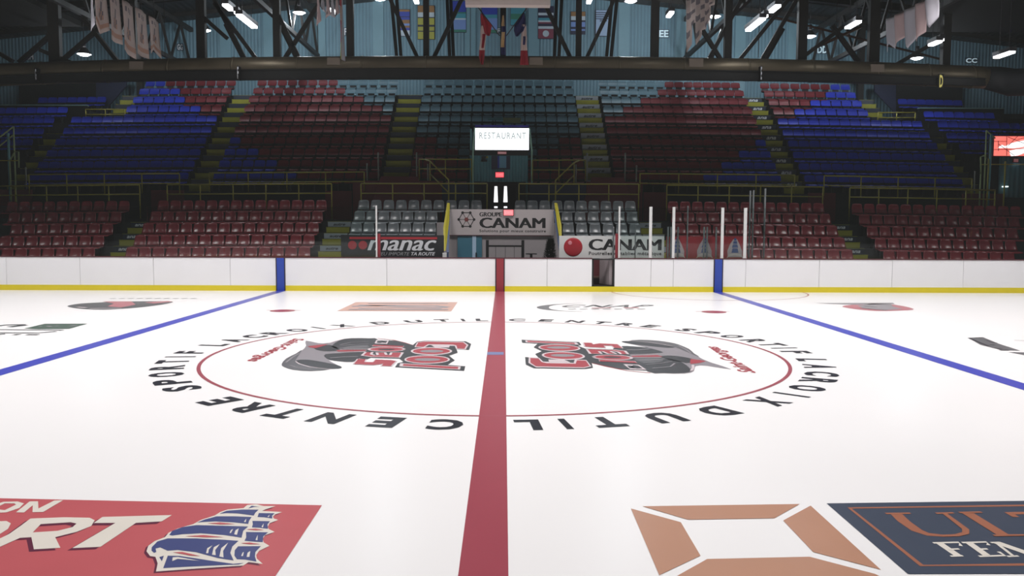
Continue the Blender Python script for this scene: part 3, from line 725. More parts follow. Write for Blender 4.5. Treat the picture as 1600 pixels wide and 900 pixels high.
# front face of the upper tier: maroon and navy panels
o = MB().box(-5.9, -2.35, 20.24, 20.29, 2.3, 3.86, MAROON).build('wall_podium_left'); tag(o, kind='structure')
o = MB().box(3.4, 5.65, 20.24, 20.29, 2.3, 3.86, MAROON).build('wall_podium_right'); tag(o, kind='structure')
o = MB().box(-2.35, XC0-.02, 20.24, 20.29, 2.3, 3.8, NAVYW).build('wall_navy_left'); tag(o, kind='structure')
o = MB().box(XC1+.02, 3.4, 20.24, 20.29, 2.3, 3.8, NAVYW).build('wall_navy_right'); tag(o, kind='structure')
for i, (a, b) in enumerate(((-13.9, -12.6), (-7.0, -5.95), (5.7, 6.6), (12.3, 13.4), (-24, -18.6), (18.5, 20.2))):
    o = MB().box(a, b, 20.24, 20.29, 2.3, 3.45, MAROON).build('trim_%d' % (20+i)); tag(o, kind='structure')
# sloping maroon ramps at the foot of the centre aisles
for px0, px1, lab in ((585, 662, 'left'), (915, 985, 'right')):
    a = at(px0, 290, 20.1); b = at(px1, 290, 20.1); zt = at(620, 276, 20.4).z
    mb = MB().raw([(a.x-.3, 19.6, 2.3), (b.x+.3, 19.6, 2.3), (b.x-.25, 20.23, zt), (a.x+.25, 20.23, zt), (a.x-.3, 20.23, 2.3), (b.x+.3, 20.23, 2.3)],
                  [(0, 1, 2, 3), (0, 3, 4), (1, 5, 2), (3, 2, 5, 4), (0, 4, 5, 1)], MAROON)
    o = mb.build('aisle_ramp'); tag(o, 'dark maroon ramp under the upper aisle stairs %s of the doorway tower' % lab, 'ramp')

# ================================================================== RAILINGS
def railing(name, px0, px1, yt, ym, yb, Y, posts, label, mt=YRAIL, r=.028, slope=0, pdir=None):
    """two-bar guard rail; ends given as measured positions at distance Y"""
    A = at(px0, yt, Y); Bq = at(px1, yt+slope, Y)
    root = empty(name, (A.x, Y, at(px0, yb, Y).z), label, 'railing')
    zm = at((px0+px1)/2, ym+slope/2, Y).z-(A.z+Bq.z)/2
    zb = at((px0+px1)/2, yb+slope/2, Y).z-(A.z+Bq.z)/2
    MB().tube([A, Bq], r, mt).build('top_rail', root, smooth=True)
    MB().tube([A+Vector((0, 0, zm)), Bq+Vector((0, 0, zm))], r*.85, mt).build('mid_rail', root, smooth=True)
    n = posts
    for i in range(n):
        p = A+(Bq-A)*(i/(n-1))
        MB().tube([p, p+Vector((0, 0, zb)) if Y > 19 else Vector((p.x, p.y, 2.3))], r*.9, mt).build('post', root, smooth=True)
    return root
RL = 18.75
railing('guard_rail', -25, 218, 291, 305.5, 325, RL, 6, 'yellow guard rail above the far left maroon block', slope=-2)
railing('guard_rail', 261, 518, 288.7, 303.5, 325, RL, 6, 'yellow guard rail above the maroon block left of the black sign', slope=-1.5)
railing('guard_rail', 564, 761, 287, 302.3, 322, RL, 5, 'yellow guard rail above the left grey seats')
railing('guard_rail', 811, 998, 287.2, 303, 322, RL, 5, 'yellow guard rail above the right grey seats', slope=.8)
railing('guard_rail', 1042, 1286, 289.3, 304.5, 328, RL, 6, 'yellow guard rail above the maroon block behind the penalty glass', slope=3)
railing('guard_rail', 1328, 1555, 293.7, 308, 332, RL, 6, 'yellow guard rail above the far right maroon block', slope=3.5)
RU = 20.2
railing('guard_rail', 45, 280, 272.8, 288, 303, RU, 5, 'upper yellow guard rail in front of the left blue block', slope=-1.5)
railing('guard_rail', 327, 569, 270.5, 285.5, 300, RU, 5, 'upper yellow guard rail in front of the left red block', slope=-1.8)
railing('guard_rail', 1000, 1242, 271.2, 286.5, 301, RU, 5, 'upper yellow guard rail in front of the right red block', slope=2.6)
railing('guard_rail', 1288, 1519, 274.8, 290, 306, RU, 5, 'upper yellow guard rail in front of the right blue block', slope=4.5)
RC = 20.6
railing('platform_rail', 655, 737, 249, 264, 282, RC, 3, 'yellow platform rail left of the doorway tower')
railing('platform_rail', 832, 915, 250.3, 265.5, 283, RC, 3, 'yellow platform rail right of the doorway tower')
for pts, side in ((((664, 249), (672, 252), (701, 281), (701, 316)), 'left'), (((905, 251), (897, 254), (868, 282), (868, 316)), 'right')):
    w = [at(pts[0][0], pts[0][1], 20.5), at(pts[1][0], pts[1][1], 20.35), at(pts[2][0], pts[2][1], 19.2), at(pts[3][0], pts[3][1], 19.2)]
    root = empty('stair_handrail', (w[2].x, 19.2, 2.3), 'sloping yellow stair handrail on the %s of the doorway tower' % side, 'handrail')
    MB().tube(w[:3], .028, YRAIL).build('top_rail', root, smooth=True)
    MB().tube([w[1]-Vector((0, 0, .5)), w[2]-Vector((0, 0, .5))], .025, YRAIL).build('mid_rail', root, smooth=True)
    MB().tube([w[2], Vector((w[2].x, w[2].y, 2.3))], .028, YRAIL).build('post', root, smooth=True)
    MB().tube([w[1], Vector((w[1].x, w[1].y, 2.3))], .028, YRAIL).build('post', root, smooth=True)
# pale poles at the foot of the upper aisles
POLEP = mat('pole_pale', rgb(120, 124, 116), .5)
for px, y0, y1, lab in ((591, 239, 276, 'taller pale pole left of the stairs beside the left red block'), (573.5, 256, 290, 'shorter pale pole at the end of the left upper rail'),
                        (651, 239, 278, 'taller pale pole beside the left platform rail'), (668.5, 257, 291, 'shorter pale pole below the left platform rail'),
                        (917.5, 240, 277, 'taller pale pole beside the right platform rail'), (977, 240, 277, 'taller pale pole right of the pale striped stairs'),
                        (994.5, 259, 292, 'shorter pale pole at the start of the right upper rail'), (900, 258, 292, 'shorter pale pole below the right platform rail'),
                        (40, 262, 288, 'pale pole at the foot of the far left stairs'), (1523.5, 268, 293, 'pale pole at the foot of the far right stairs')):
    Yp = 20.46; zp_ = 3.47+bow(at(px, y0, Yp).x)
    a = at(px, y0, Yp); root = MB().tube([a, Vector((a.x, Yp, zp_))], .03, POLEP).lathe([(0, .03), (.035, .01), (.035, -.04)], a, POLEP, 10).lathe([(.0, .03), (.07, .03), (.07, 0)], (a.x, Yp, zp_), POLEP, 12).build('handrail_pole', smooth=True)
    tag(root, lab, 'pole', None)
# top-of-aisle balcony rails
railing('balcony_rail', 134, 195, 171, 179, 189, UY[5]+.45, 3, 'pale yellow rail at the head of the far left stairs')
railing('balcony_rail', 1372, 1430, 176, 184, 194, UY[5]+.45, 3, 'pale yellow rail at the head of the far right stairs')

# ================================================================== DOORWAY TOWER
T = empty('doorway_tower', (0, 20.3, 2.3), 'teal doorway tower in the middle of the upper tier under a lit sign', 'tower')
yt0 = 20.72; zA = at(785, 243, yt0).z; zB = at(785, 284, yt0).z; zS0 = at(785, 235, yt0).z; zS1 = at(785, 197, yt0).z
MB().box(XC0+.04, XC1-.04, yt0, yt0+.1, zB, zA, corrugated('tower_sheet', rgb(84, 140, 150), .12)).build('cladding', T)['label'] = 'teal corrugated cladding'
MB().box(XC0+.02, XC1-.02, yt0-.02, 24.2, zA, zS0, BLACK).build('lintel', T)
MB().box(XC0+.04, XC0+.12, 20.8, 24.2, 2.3, zS1-.1, TEALF).build('side_cheek', T); MB().box(XC1-.12, XC1-.04, 20.8, 24.2, 2.3, zS1-.1, TEALF).build('side_cheek', T)
for xx, pxa, pxb in ((XC0, 739, 742), (XC1, 831, 827)):
    a = at(pxa, 283, yt0-.1); b = at(pxa, 235, yt0-.1); c = at(pxb, 199, yt0-.1)
    MB().tube([(a.x, yt0-.1, 2.9), a, b, c], .035, mat('edge_tube', rgb(150, 190, 170), .35)).build('edge_tube', T, smooth=True)
MB().box(XC0+.2, XC1-.2, 23.9, 24.0, 2.3, zB+.3, DARK).build('passage_back', T)
MB().box(XC0+.12, XC0+.5, 20.74, 20.84, 2.3, zB, DARK).build('jamb', T); MB().box(XC1-.5, XC1-.12, 20.74, 20.84, 2.3, zB, DARK).build('jamb', T)
# illuminated sign
LS = empty('lit_sign', (0, yt0-.1, zS0), 'glowing white rectangular sign above the teal doorway tower', 'sign')
a = at(742.5, 234, yt0-.15); b = at(826.5, 200.5, yt0-.15)
MB().box(a.x-.04, b.x+.04, yt0-.13, yt0+.25, a.z-.04, b.z+.05, BLACK).build('sign_box', LS)
MB().box(a.x, b.x, yt0-.16, yt0-.13, a.z, b.z, emis('lit_sign_face', (.93, .97, 1, 1), 1.7)).build('sign_face', LS)
MB().box(a.x, b.x, yt0-.15, yt0+.2, b.z+.05, b.z+.12, mat('sign_cap_blue', rgb(60, 50, 170), .4)).build('top_trim', LS)
vtext_px('sign_lettering', 'RESTAURANT', 749, 822, 207, 217, yt0-.165, emis('lit_sign_ink', (.5, .6, .6, 1), .6), LS, space=1.25, offset=.02)
for px0, px1, y0, y1, c_, lab in ((762, 786, 184, 187.5, (90, 140, 150), 'thin teal strip painted as a reflection on the seats above the lit sign'), (786, 814, 184, 192, (130, 140, 100), 'small yellow green strip painted as a reflection above the lit sign')):  # reflections over the lit sign, built as coloured strips
    a = at(px0, y1, 24.1); b = at(px1, y0, 24.1)
    o = MB().box(a.x, b.x, 24.1, 24.14, a.z, b.z, mat('strip_%d' % px0, rgb(*c_), .5)).box((a.x+b.x)/2-.02, (a.x+b.x)/2+.02, 24.13, 24.17, zS1-.2, a.z+.02, BLACK).build('strip_sign'); tag(o, lab, 'sign')
# exit signs
def exitsign(px0, px1, y0, y1, Y, lab, st=1.0, txt='SORTIE'):
    a = at(px0, y1, Y); b = at(px1, y0, Y)
    r_ = empty('exit_sign', ((a.x+b.x)/2, Y, a.z), lab, 'exit sign')
    MB().box(a.x, b.x, Y-.04, Y+.04, a.z, b.z, mat('exit_housing', rgb(90, 40, 40), .5)).build('housing', r_)
    MB().box(a.x+.02, b.x-.02, Y-.05, Y-.041, a.z+.02, b.z-.02, emis('exit_red_%d' % int(st*100), (1, .07, .10, 1), st)).build('lit_face', r_)
    vtext('exit_lettering', txt, a.x+.06, b.x-.06, a.z+.07, b.z-.07, Y-.053, emis('exit_letters_%d' % int(st*100), (1, .35, .35, 1), st*.9), r_)
exitsign(773.5, 788, 268.5, 278, yt0-.06, 'small bright red exit sign on the teal cladding', .95)
exitsign(777, 792, 236.5, 241.5, yt0-.08, 'dim red exit sign in the black band under the lit sign', .12)
exitsign(786, 803, 327, 337.5, 16.009, 'bright pink red exit sign over the CANAM panel edge', 1.0)
# framed picture, emergency lamp
a = at(768, 264.5, yt0-.03); b = at(797, 243.8, yt0-.03)
PT = empty('wall_poster', ((a.x+b.x)/2, yt0-.03, a.z), 'dark poster with a pale blue figure on the teal tower', 'poster')
MB().box(a.x, b.x, yt0-.03, yt0-.005, a.z, b.z, mat('poster_navy', rgb(34, 36, 66), .5)).build('poster_sheet', PT)
w_ = b.x-a.x; h_ = b.z-a.z
MB().box(a.x+w_*.42, a.x+w_*.80, yt0-.034, yt0-.03, a.z+h_*.1, b.z, mat('poster_lightblue', rgb(105, 160, 190), .5)).build('pale_figure', PT)
MB().box(a.x+w_*.33, a.x+w_*.42, yt0-.034, yt0-.03, a.z+h_*.1, b.z, mat('poster_blue', rgb(50, 70, 170), .5)).build('blue_strip', PT)
a = at(757, 249, yt0-.1)
EM = empty('emergency_lamp', a, 'small dark emergency lamp with yellow label left of the poster', 'lamp')
MB().box(a.x-.12, a.x+.06, yt0-.14, yt0-.005, a.z-.02, a.z+.12, BLACK).build('battery_box', EM)
MB().lathe([(0, .05), (.05, .05), (.07, -.03), (0, -.03)], (a.x-.08, yt0-.1, a.z-.06), BLACK, 12).build('lamp_head', EM)
MB().lathe([(0, .05), (.05, .05), (.07, -.03), (0, -.03)], (a.x+.04, yt0-.1, a.z-.06), BLACK, 12).build('lamp_head', EM)
MB().box(a.x+.06, a.x+.14, yt0-.1, yt0-.005, a.z+.06, a.z+.12, YEL).build('yellow_label', EM)
# double door with two lit vertical panes
Yd = 22.4
D1 = MB().box(XC0+.2, XC1-.2, Yd, Yd+.08, 2.3, at(785, 286, Yd).z, mat('door_dark', rgb(58, 30, 36), .5)).build('door_1'); tag(D1, kind='structure')
GL = emis('lit_pane', (.95, .96, 1, 1), 1.6)
for px, q in ((774.8, 0), (789.8, 0)):
    a = at(px-3.2, 316, Yd-.01); b = at(px+3.2, 316, Yd-.01); c = at(px-2, 291, Yd-.01); d = at(px+2.2, 291, Yd-.01)
    MB().raw([(a.x, Yd-.01, a.z), (b.x, Yd-.01, b.z), (d.x, Yd-.01, d.z), (c.x, Yd-.01, c.z)], [(0, 1, 2, 3)], GL).build('lit_pane', D1)
    a = at(px-2.6, 325, Yd-.01); b = at(px+2.6, 322.5, Yd-.01)
    MB().box(a.x, b.x, Yd-.015, Yd-.005, a.z, b.z, GL).build('lit_pane', D1)

# ================================================================== PLAYERS' GATE RECESS WITH THE CANAM PANEL
Yg = 16.2
RW = mat('recess_wall', rgb(176, 170, 172), .6, var=.04)
a0 = at(701, 404, Yg+1.2).x; a1 = at(868, 404, Yg+1.2).x
o = MB().box(-2.24, 2.14, 16.15, 16.3, -.06, 2.2, RW).build('wall_recess'); tag(o, kind='structure')
for x, k in ((-2.24, 0), (2.06, 1)):
    o = MB().box(x, x+.08, 14.72, 16.15, -.06, .95, CONC).build('wall_recess_side_%s' % ('left', 'right')[k]); tag(o, kind='structure')
def sign_board(px0, px1, y0, y1, Y, mt, name, label, th=.06, legs=True):
    a = at(px0, y1, Y); b = at(px1, y0, Y)
    r_ = empty(name, ((a.x+b.x)/2, Y, a.z), label, 'sign')
    MB().box(a.x, b.x, Y, Y+th, a.z, b.z, mt).build('panel', r_)
    if legs:
        for x in (a.x+.15, b.x-.15): MB().box(x-.03, x+.03, Y+.005, Y+th, -.06, a.z, INK).build('leg', r_)
    return r_, a, b
SGREY = mat('sign_warm_white', rgb(206, 198, 198), .5, var=.02); SWHT = mat('sign_white', rgb(222, 224, 222), .5, var=.02)
Ys = 16.05
S1, a, b = sign_board(702, 866, 327.5, 367, Ys, SGREY, 'sponsor_sign', 'large white GROUPE CANAM panel with a six point molecule emblem', legs=False)
for x in (a.x, b.x-.08): MB().box(x, x+.08, Ys+.06, 16.15, a.z, b.z, CAP).build('wall_bracket', S1)
MB().box(a.x, b.x-.1, Ys-.01, Ys, a.z-.03, a.z, CAP).build('lower_edge', S1)
Yk = Ys-.004
vtext_px('title_lettering', 'CANAM', 749, 852.5, 340.5, 356.2, Yk, INK, S1, offset=0, fat=.06)
vtext_px('small_lettering', 'GROUPE', 749, 784, 331.8, 338.2, Yk, INK, S1, offset=0, fat=.06)
vtext_px('slogan_lettering', 'Solutions pour mieux construire', 749, 853, 358.8, 364, Yk, INK, S1, offset=.02, space=1.12)
cx, cz = at(728.8, 343, Yk).x, at(728.8, 343, Yk).z; s_ = at(729.8, 343, Yk).x-cx
mb = MB(); nodes = []
for k, (dx, dy) in enumerate(((-12, 0), (-6, 10.6), (6, 10.6), (12, 0), (6, -10.6), (-6, -10.6))): nodes.append((cx+dx*s_, cz+dy*s_))
for i in range(6):
    p, q = nodes[i], nodes[(i+1) % 6]
    mb.bar((p[0], Yk, p[1]), (q[0], Yk, q[1]), .006, .028, INK); mb.bar((p[0], Yk, p[1]), (cx, Yk, cz), .006, .018, INK)
    mb.lathe([(0, -.004), (2.1*s_, -.004), (2.1*s_, .004)], (p[0], Yk-.002, p[1]), INK, 16, 'y')
mb.build('emblem', S1)['label'] = 'molecule emblem of six black dots'
MB().lathe([(0, -.006), (3.2*s_, -.006), (3.2*s_, .004)], (cx, Yk-.003, cz), mat('emblem_brown', rgb(130, 60, 58), .5), 20, 'y').build('emblem_centre', S1)

S2, a, b = sign_board(533, 693.5, 367.5, 402.8, 14.42, mat('sign_black', rgb(36, 38, 42), .45), 'sponsor_sign', 'black manac advertising board below the left grey seats')
Yk = 14.416
vtext_px('title_lettering', 'manac', 574, 682, 375.5, 391.3, Yk, LTXT, S2, offset=0, fat=.05, shear=.3)
vtext_px('slogan_lettering', 'PEU IMPORTE', 591, 640, 394, 399.2, Yk, mat('ink_grey', rgb(165, 168, 170), .5), S2, shear=.3)
vtext_px('slogan_lettering', 'TA ROUTE', 642.5, 680, 394, 399.2, Yk, LTXT, S2, offset=.025, shear=.3)
RD = mat('sign_red', rgb(175, 44, 54), .5)
s_ = at(551, 380, Yk).x-at(550, 380, Yk).x
for px in (550.5, 567):
    c = at(px, 383, Yk); MB().lathe([(0, -.004), (6.8*s_, -.004), (6.8*s_, .004)], (c.x, Yk-.002, c.z), RD, 24, 'y').build('red_dot', S2)
a = at(546, 373.6, Yk); b = at(683, 370.6, Yk); MB().box(a.x, b.x, Yk-.004, Yk, a.z, b.z, RD).build('red_bar', S2)

S3, a, b = sign_board(873.5, 1038, 369, 403.5, 14.42, SWHT, 'sponsor_sign', 'white CANAM board with a red ball beside the penalty box')
Yk = 14.416
vtext_px('title_lettering', 'CANAM', 919.5, 1034, 373.8, 390.8, Yk, INK, S3, offset=0, fat=.06)
vtext_px('slogan_lettering', 'Poutrelles et tablier métallique', 920, 1033.5, 393.5, 400, Yk, INK, S3, offset=.02, space=1.1)
c = at(895.5, 386, Yk); s_ = at(896.5, 386, Yk).x-c.x
BALL = mat('ball_red', rgb(170, 34, 48), .4, var=.3, scale=3)
rad = 14.6*s_
MB().lathe([(0, -.045)]+[(rad*sin(radians(t)), -.045*cos(radians(t))) for t in range(10, 91, 10)], (c.x, Yk, c.z), BALL, 32, 'y').build('red_ball', S3, smooth=True)
MB().lathe([(0, -.05), (rad*.18, -.048), (rad*.22, -.042)], (c.x-rad*.35, Yk-.004, c.z+rad*.45), mat('ball_shine', rgb(214, 130, 140), .3), 16, 'y').build('shine_spot', S3)

# red board with ship emblems behind the penalty glass
S4, a, b = sign_board(1041, 1166, 370, 404.5, 14.43, mat('banner_red', rgb(158, 42, 52), .45), 'advert_board', 'red board with blue ship emblems behind the penalty box glass')
Yk = 14.424
for px in (1058, 1101, 1148.5):
    c = at(px, 388, Yk); k = at(px+1, 388, Yk).x-c.x
    def P(pts): return [Vector((c.x+x*k, Yk, c.z-y*k)) for x, y in pts]
    em = poly_obj('ship_emblem', [(P([(-11, 14), (-12, 4), (-8, -6), (-3, -14), (3, -14), (7, -6), (11, 4), (11, 14)]), [])], mat('emblem_pale', rgb(184, 170, 172), .5), S4)
    mb = MB()
    for y0, y1, w in ((-16, -12, 2.0), (-11, -7, 3.6), (-6, -1, 5), (0, 7, 5.6)):
        q = P([(-w, y1), (w, y1), (w*.7, y0), (-w*.7, y0)]); mb.raw([v-Vector((0, .003, 0)) for v in q], [(0, 1, 2, 3)], mat('emblem_blue', rgb(70, 90, 140), .5))
    mb.build('ship_sails', S4)
    poly_obj('emblem_ribbon', [([v-Vector((0, .006, 0)) for v in P([(-13, 15.5), (-10, 9.5), (0, 7.5), (10, 9.5), (13, 15.5), (8, 12.5), (0, 11), (-8, 12.5)])], [])], mat('emblem_ribbon', rgb(205, 196, 190), .5), S4)

# things inside the recess
Yr = 16.149
a = at(715, 403, Yr); b = at(753, 367.5, Yr)
D2 = MB().box(a.x, b.x, Yr-.05, Yr-.002, -.06, b.z, mat('recess_door_teal', rgb(70, 128, 150), .45)).build('door_2'); tag(D2, kind='structure')
c = at(738, 380, Yr-.06); d = at(744, 380, Yr-.06)
MB().box(c.x, d.x, Yr-.075, Yr-.051, .1, b.z-.02, mat('door_bright_edge', rgb(190, 220, 245), .3)).build('door_glass_strip', D2)
MB().box(d.x-.02, d.x+.02, Yr-.1, Yr-.075, .9, 1.15, BLACK).build('door_handle', D2)
YQ = 15.6
BE = empty('bench_rack', (at(788, 400, YQ).x, YQ, -.06), 'black framed bench standing in the white recess under the CANAM panel', 'bench')
a = at(761.5, 375, YQ); b = at(817, 375, YQ); zm_ = at(788, 384.5, YQ).z
for x in (a.x, b.x): MB().box(x-.05, x+.05, YQ-.05, YQ+.05, -.06, a.z, BLACK).build('upright', BE)
MB().box(a.x+.05, b.x-.05, YQ-.04, YQ+.04, zm_-.03, zm_+.03, BLACK).build('crossbar', BE)
MB().box(a.x+.05, b.x-.05, YQ-.1, YQ+.1, .35, .40, BLACK).build('seat_board', BE)
for px in (774.5, 789.5, 803.5):
    x = at(px, 390, YQ).x; MB().box(x-.012, x+.012, YQ-.02, YQ, .40, zm_-.03, mat('slat_grey', rgb(120, 116, 116), .5)).build('slat', BE)
c = at(830, 396, YQ)
TB = empty('small_table', (c.x, YQ, -.06), 'small black table right of the bench in the recess', 'table')
MB().box(c.x-.19, c.x+.19, YQ-.2, YQ+.2, c.z-.03, c.z+.0, BLACK).build('table_top', TB)
MB().box(c.x-.04, c.x+.04, YQ-.04, YQ+.04, -.03, c.z-.03, BLACK).build('pedestal', TB)
MB().box(c.x-.15, c.x+.15, YQ-.15, YQ+.15, -.06, -.03, BLACK).build('foot', TB)
# small dark conifer
YV = 15.4
c = at(857.5, 404, YV)
TR = empty('potted_tree', (c.x, YV, -.06), 'small dark bushy tree at the right end of the recess', 'tree')
mb = MB(); LEAF = mat('tree_dark', rgb(38, 42, 36), .8, var=.3, scale=9)
ztop = at(861, 374, YV).z
for k in range(1500):
    t = random.random()**.8; z = .25+(ztop-.25)*t; rr = (.23*(1-t)**.7+.07)*random.uniform(.6, 1.05); an = random.uniform(0, 2*pi)
    p = Vector((c.x+rr*cos(an)+.06*t, YV+rr*sin(an), z)); d = Vector((cos(an), sin(an), random.uniform(.2, 1.2)))*.07; q = Vector((-sin(an), cos(an), 0))*.03
    mb.raw([p-q, p+q, p+d], [(0, 1, 2)], LEAF)
mb.build('foliage', TR)
MB().tube([(c.x, YV, .1), (c.x+.06, YV, ztop-.15)], [.03, .012], mat('bark', rgb(50, 38, 30), .9)).build('trunk', TR)
MB().lathe([(0, 0), (.13, 0), (.17, .3), (.15, .3), (.14, .24), (0, .24)], (c.x, YV, -.06), mat('pot', rgb(52, 40, 38), .7), 20).build('pot', TR, smooth=True)
# slanted yellow and blue side guards of the recess
for (px0, y0, px1, y1, px2, y2, px3, y3), lab in (((699.5, 317, 701, 317, 702.5, 360, 694.5, 392), 'left'), ((867.5, 317, 869, 317, 876, 355, 875, 385), 'right')):
    Y0 = 15.9; Y1 = 14.9
    pts = [at(px0, y0, Y0), at(px1, y1, Y0), at(px2, y2, (Y0+Y1)/2), at(px3, y3, Y1)]
    if lab == 'left': pts = [at(700, 317, Y0), at(701.5, 318, Y0), at(700.5, 358, 15.4), at(694.5, 392, Y1), at(694, 356, 15.3)]
    else: pts = [at(867.5, 317, Y0), at(869.5, 318, Y0), at(876, 352, 15.3), at(876.5, 380, Y1), at(872, 352, 15.4)]
    mb = MB(); n = len(pts); off = Vector((.03, 0, 0))
    mb.raw([p-off for p in pts]+[p+off for p in pts], [tuple(range(n))[::-1], tuple(n+i for i in range(n))]+[(i, (i+1) % n, n+(i+1) % n, n+i) for i in range(n)], mat('guard_yellow', rgb(196, 186, 44), .5))
    GR = empty('recess_guard', pts[3], 'slanted yellow edge guard on the %s side of the recess' % lab, 'guard')
    mb.build('yellow_face', GR)
    b0 = at(701.5, 330, 15.8) if lab == 'left' else at(866.5, 330, 15.8); b1 = at(699.5, 395, 14.9) if lab == 'left' else at(875, 392, 14.9)
    MB().box(b1.x-.03, b1.x+.03, b1.y-.03, b1.y+.03, -.06, b1.z, mat('guard_blue', rgb(70, 92, 132), .5)).build('foot', GR)
    MB().bar(b0, b1, .07, .05, mat('guard_blue', rgb(70, 92, 132), .5)).build('blue_rail', GR)
a = at(691.5, 402, 14.4); b = at(698, 395, 14.4)
o = MB().box(a.x, b.x, 14.35, 14.5, -.06, b.z, SWHT).build('white_post_block', bevel=.01); tag(o, 'short white block post at the right end of the black board', 'post')

# ================================================================== GLASS POSTS
def gpost(px, ytop, w, Y, mt, lab, group=None, zbot=ZT+.035):
    a = at(px, ytop, Y); hw = w/2/F*(Y+CD)
    r_ = MB().box(a.x-hw, a.x+hw, Y-.03, Y+.03, zbot, a.z, mt).box(a.x-hw*1.25, a.x+hw*1.25, Y-.04, Y+.04, zbot, zbot+.02, mt).build('glass_post', bevel=.008)
    tag(r_, lab, 'post', group); return a
ytop = {}
A_ = []
for px, yt_, w, lab in ((968, 322.5, 2.6, 'slim white glass post beside the red pad near the open gate'), (1017, 323, 4.6, 'thick white glass post in front of the CANAM letters'),
                        (1053, 323.5, 4.2, 'thick white glass post at the left end of the red board'), (1129.3, 324.5, 4.4, 'thick white glass post over the blue board stripe'),
                        (1165, 325, 5.0, 'thick double white glass post at the right end of the penalty glass')):
    A_.append(gpost(px, yt_, w, YB+.06, POSTW, lab))
for px, yt_, w, lab in ((1172.5, 298, 2.2, 'first tall thin grey post right of the penalty glass'), (1177.5, 297.5, 2.4, 'second tall thin grey post right of the penalty glass'), (1195.8, 295, 2.6, 'last tall thin grey post right of the penalty glass')):
    gpost(px, yt_, w, YB+.3, POSTG, lab, zbot=-.06)
gpost(588, 321, 2.4, YB+.06, POSTW, 'lone slim white post in front of the black manac board')
for px, lab in ((958.8, 'short grey post left of the red pad'), (993, 'short grey post between the letters of CANAM'), (1044, 'first short grey post by the red board edge'), (1048.6, 'second short grey post by the red board edge'),
                (1059.5, 'third short grey post right of the thick white post'), (1100.3, 'short grey post in front of the middle ship emblem'), (1105, 'short grey post right of the middle ship emblem'), (1119.3, 'short grey post left of the blue stripe')):
    gpost(px, 354.5, 2.4 if px != 993 else 1.5, YB+1.05, POSTG, lab, zbot=1.0)
gpost(1074.8, 322, 1.8, YB+.75, POSTG, 'thin pale pole standing in the penalty box', zbot=-.06)
for px0, px1, lab in ((961.5, 966.5, 'red padded post beside the open gate'), (589.5, 594.5, 'red padded post beside the lone white post')):
    a = at(px0, 365, YB+.25); b = at(px1, 365, YB+.25)
    o = MB().box(a.x, b.x, YB+.18, YB+.3, -.06, a.z, BRED).build('padded_post', bevel=.015); tag(o, lab, 'post')
# glass panes between the posts and all along the boards (none in front of the players' benches)
RG = empty('rink_glass', (6.5, YB+.06, ZT), 'clear tall glass run standing on the boards right of the red padded post', 'glass')
def pane(root, x0, x1):
    MB().box(x0, x1, YB+.05, YB+.062, ZT+.035, 2.67, GLASS).build('pane', root)
for i in range(len(A_)-1): pane(RG, A_[i].x+.06, A_[i+1].x-.06)
xg = A_[-1].x+.07
while xg < 19: pane(RG, xg, xg+2.38); xg += 2.4
LG_ = empty('rink_glass', (-10, YB+.06, ZT), 'clear tall glass run standing on the boards left of the lone white post', 'glass')
xg = at(586, 350, YB+.06).x
while xg > -19: pane(LG_, xg-2.38, xg); xg -= 2.4
# boards on the near side of the ice, mirrored in the glass
NB = empty('dasher_boards', (0, -YB, 0), 'white dasher boards along the near side of the ice, in front of the viewer', 'boards')
MB().box(-31.8, 31.8, -YB-.1, -YB, .17, ZT, BOARD).build('board_panel', NB); MB().box(-31.8, 31.8, -YB-.1, -YB+.012, 0, .17, KICK).build('kick_plate', NB)
MB().box(-31.8, 31.8, -YB-.13, -YB+.015, ZT, ZT+.035, CAP).build('top_cap', NB)

# ================================================================== DUCT
YD = 18.2
pxs = [-120, 0, 100, 200, 300, 400, 500, 600, 700, 800, 900, 1000, 1100, 1200, 1300, 1400, 1470, 1540]
cy = [121, 117, 113.2, 110.5, 108.3, 106.8, 105.8, 105.3, 105.1, 105.1, 105.6, 106.4, 107.8, 109.6, 112.2, 115.6, 118.5, 121.5]
DP = []
for i in range(len(pxs)-1):
    for j in range(6):
        t = j/6; DP.append(at(pxs[i]+(pxs[i+1]-pxs[i])*t, cy[i]+(cy[i+1]-cy[i])*t, YD))
DP.append(at(pxs[-1], cy[-1], YD))
DU = empty('air_duct', (0, YD, DP[50].z), 'long round metal air duct hanging under the roof across the stands', 'duct')
MB().tube(DP, .405, DUCT, 28).build('duct_pipe', DU, smooth=True)
for k in range(4, len(DP)-2, 6):
    p = DP[k]; MB().tube([p-Vector((.035, 0, 0)), p+Vector((.035, 0, 0))], .42, DUCT, 28).build('joint_ring', DU, smooth=True)
e0 = DP[-1]
el = [e0, e0+Vector((.4, -.05, -.06)), e0+Vector((.8, -.3, -.22)), e0+Vector((1.1, -.9, -.30)), e0+Vector((1.4, -2.0, -.1)), e0+Vector((2.2, -4.0, .2)), e0+Vector((3.2, -5.0, .8))]
MB().tube(el, [.41, .46, .5, .5, .46, .42, .4], DARK, 24).build('duct_elbow', DU, smooth=True)['label'] = 'dark flexible elbow at the right end'
for px0, px1, y0, y1 in ((202, 223, 96, 108), (511, 531, 90, 101), (827, 848, 89.5, 101), (1077, 1099, 91.5, 104.5), (1361, 1382, 100.5, 112.5)):
    a = at(px0, y1, YD-.42); b = at(px1, y0, YD-.42)
    MB().box(a.x, b.x, YD-.42, YD-.2, a.z, b.z, DUCTB).build('register_box', DU)
for px in (258, 497, 735, 930, 1185, 1430):
    p = at(px, 90, YD); MB().tube([(p.x, YD, p.z), (p.x, YD, zroof(p.x))], .012, STEEL, 6).build('hanger_rod', DU)
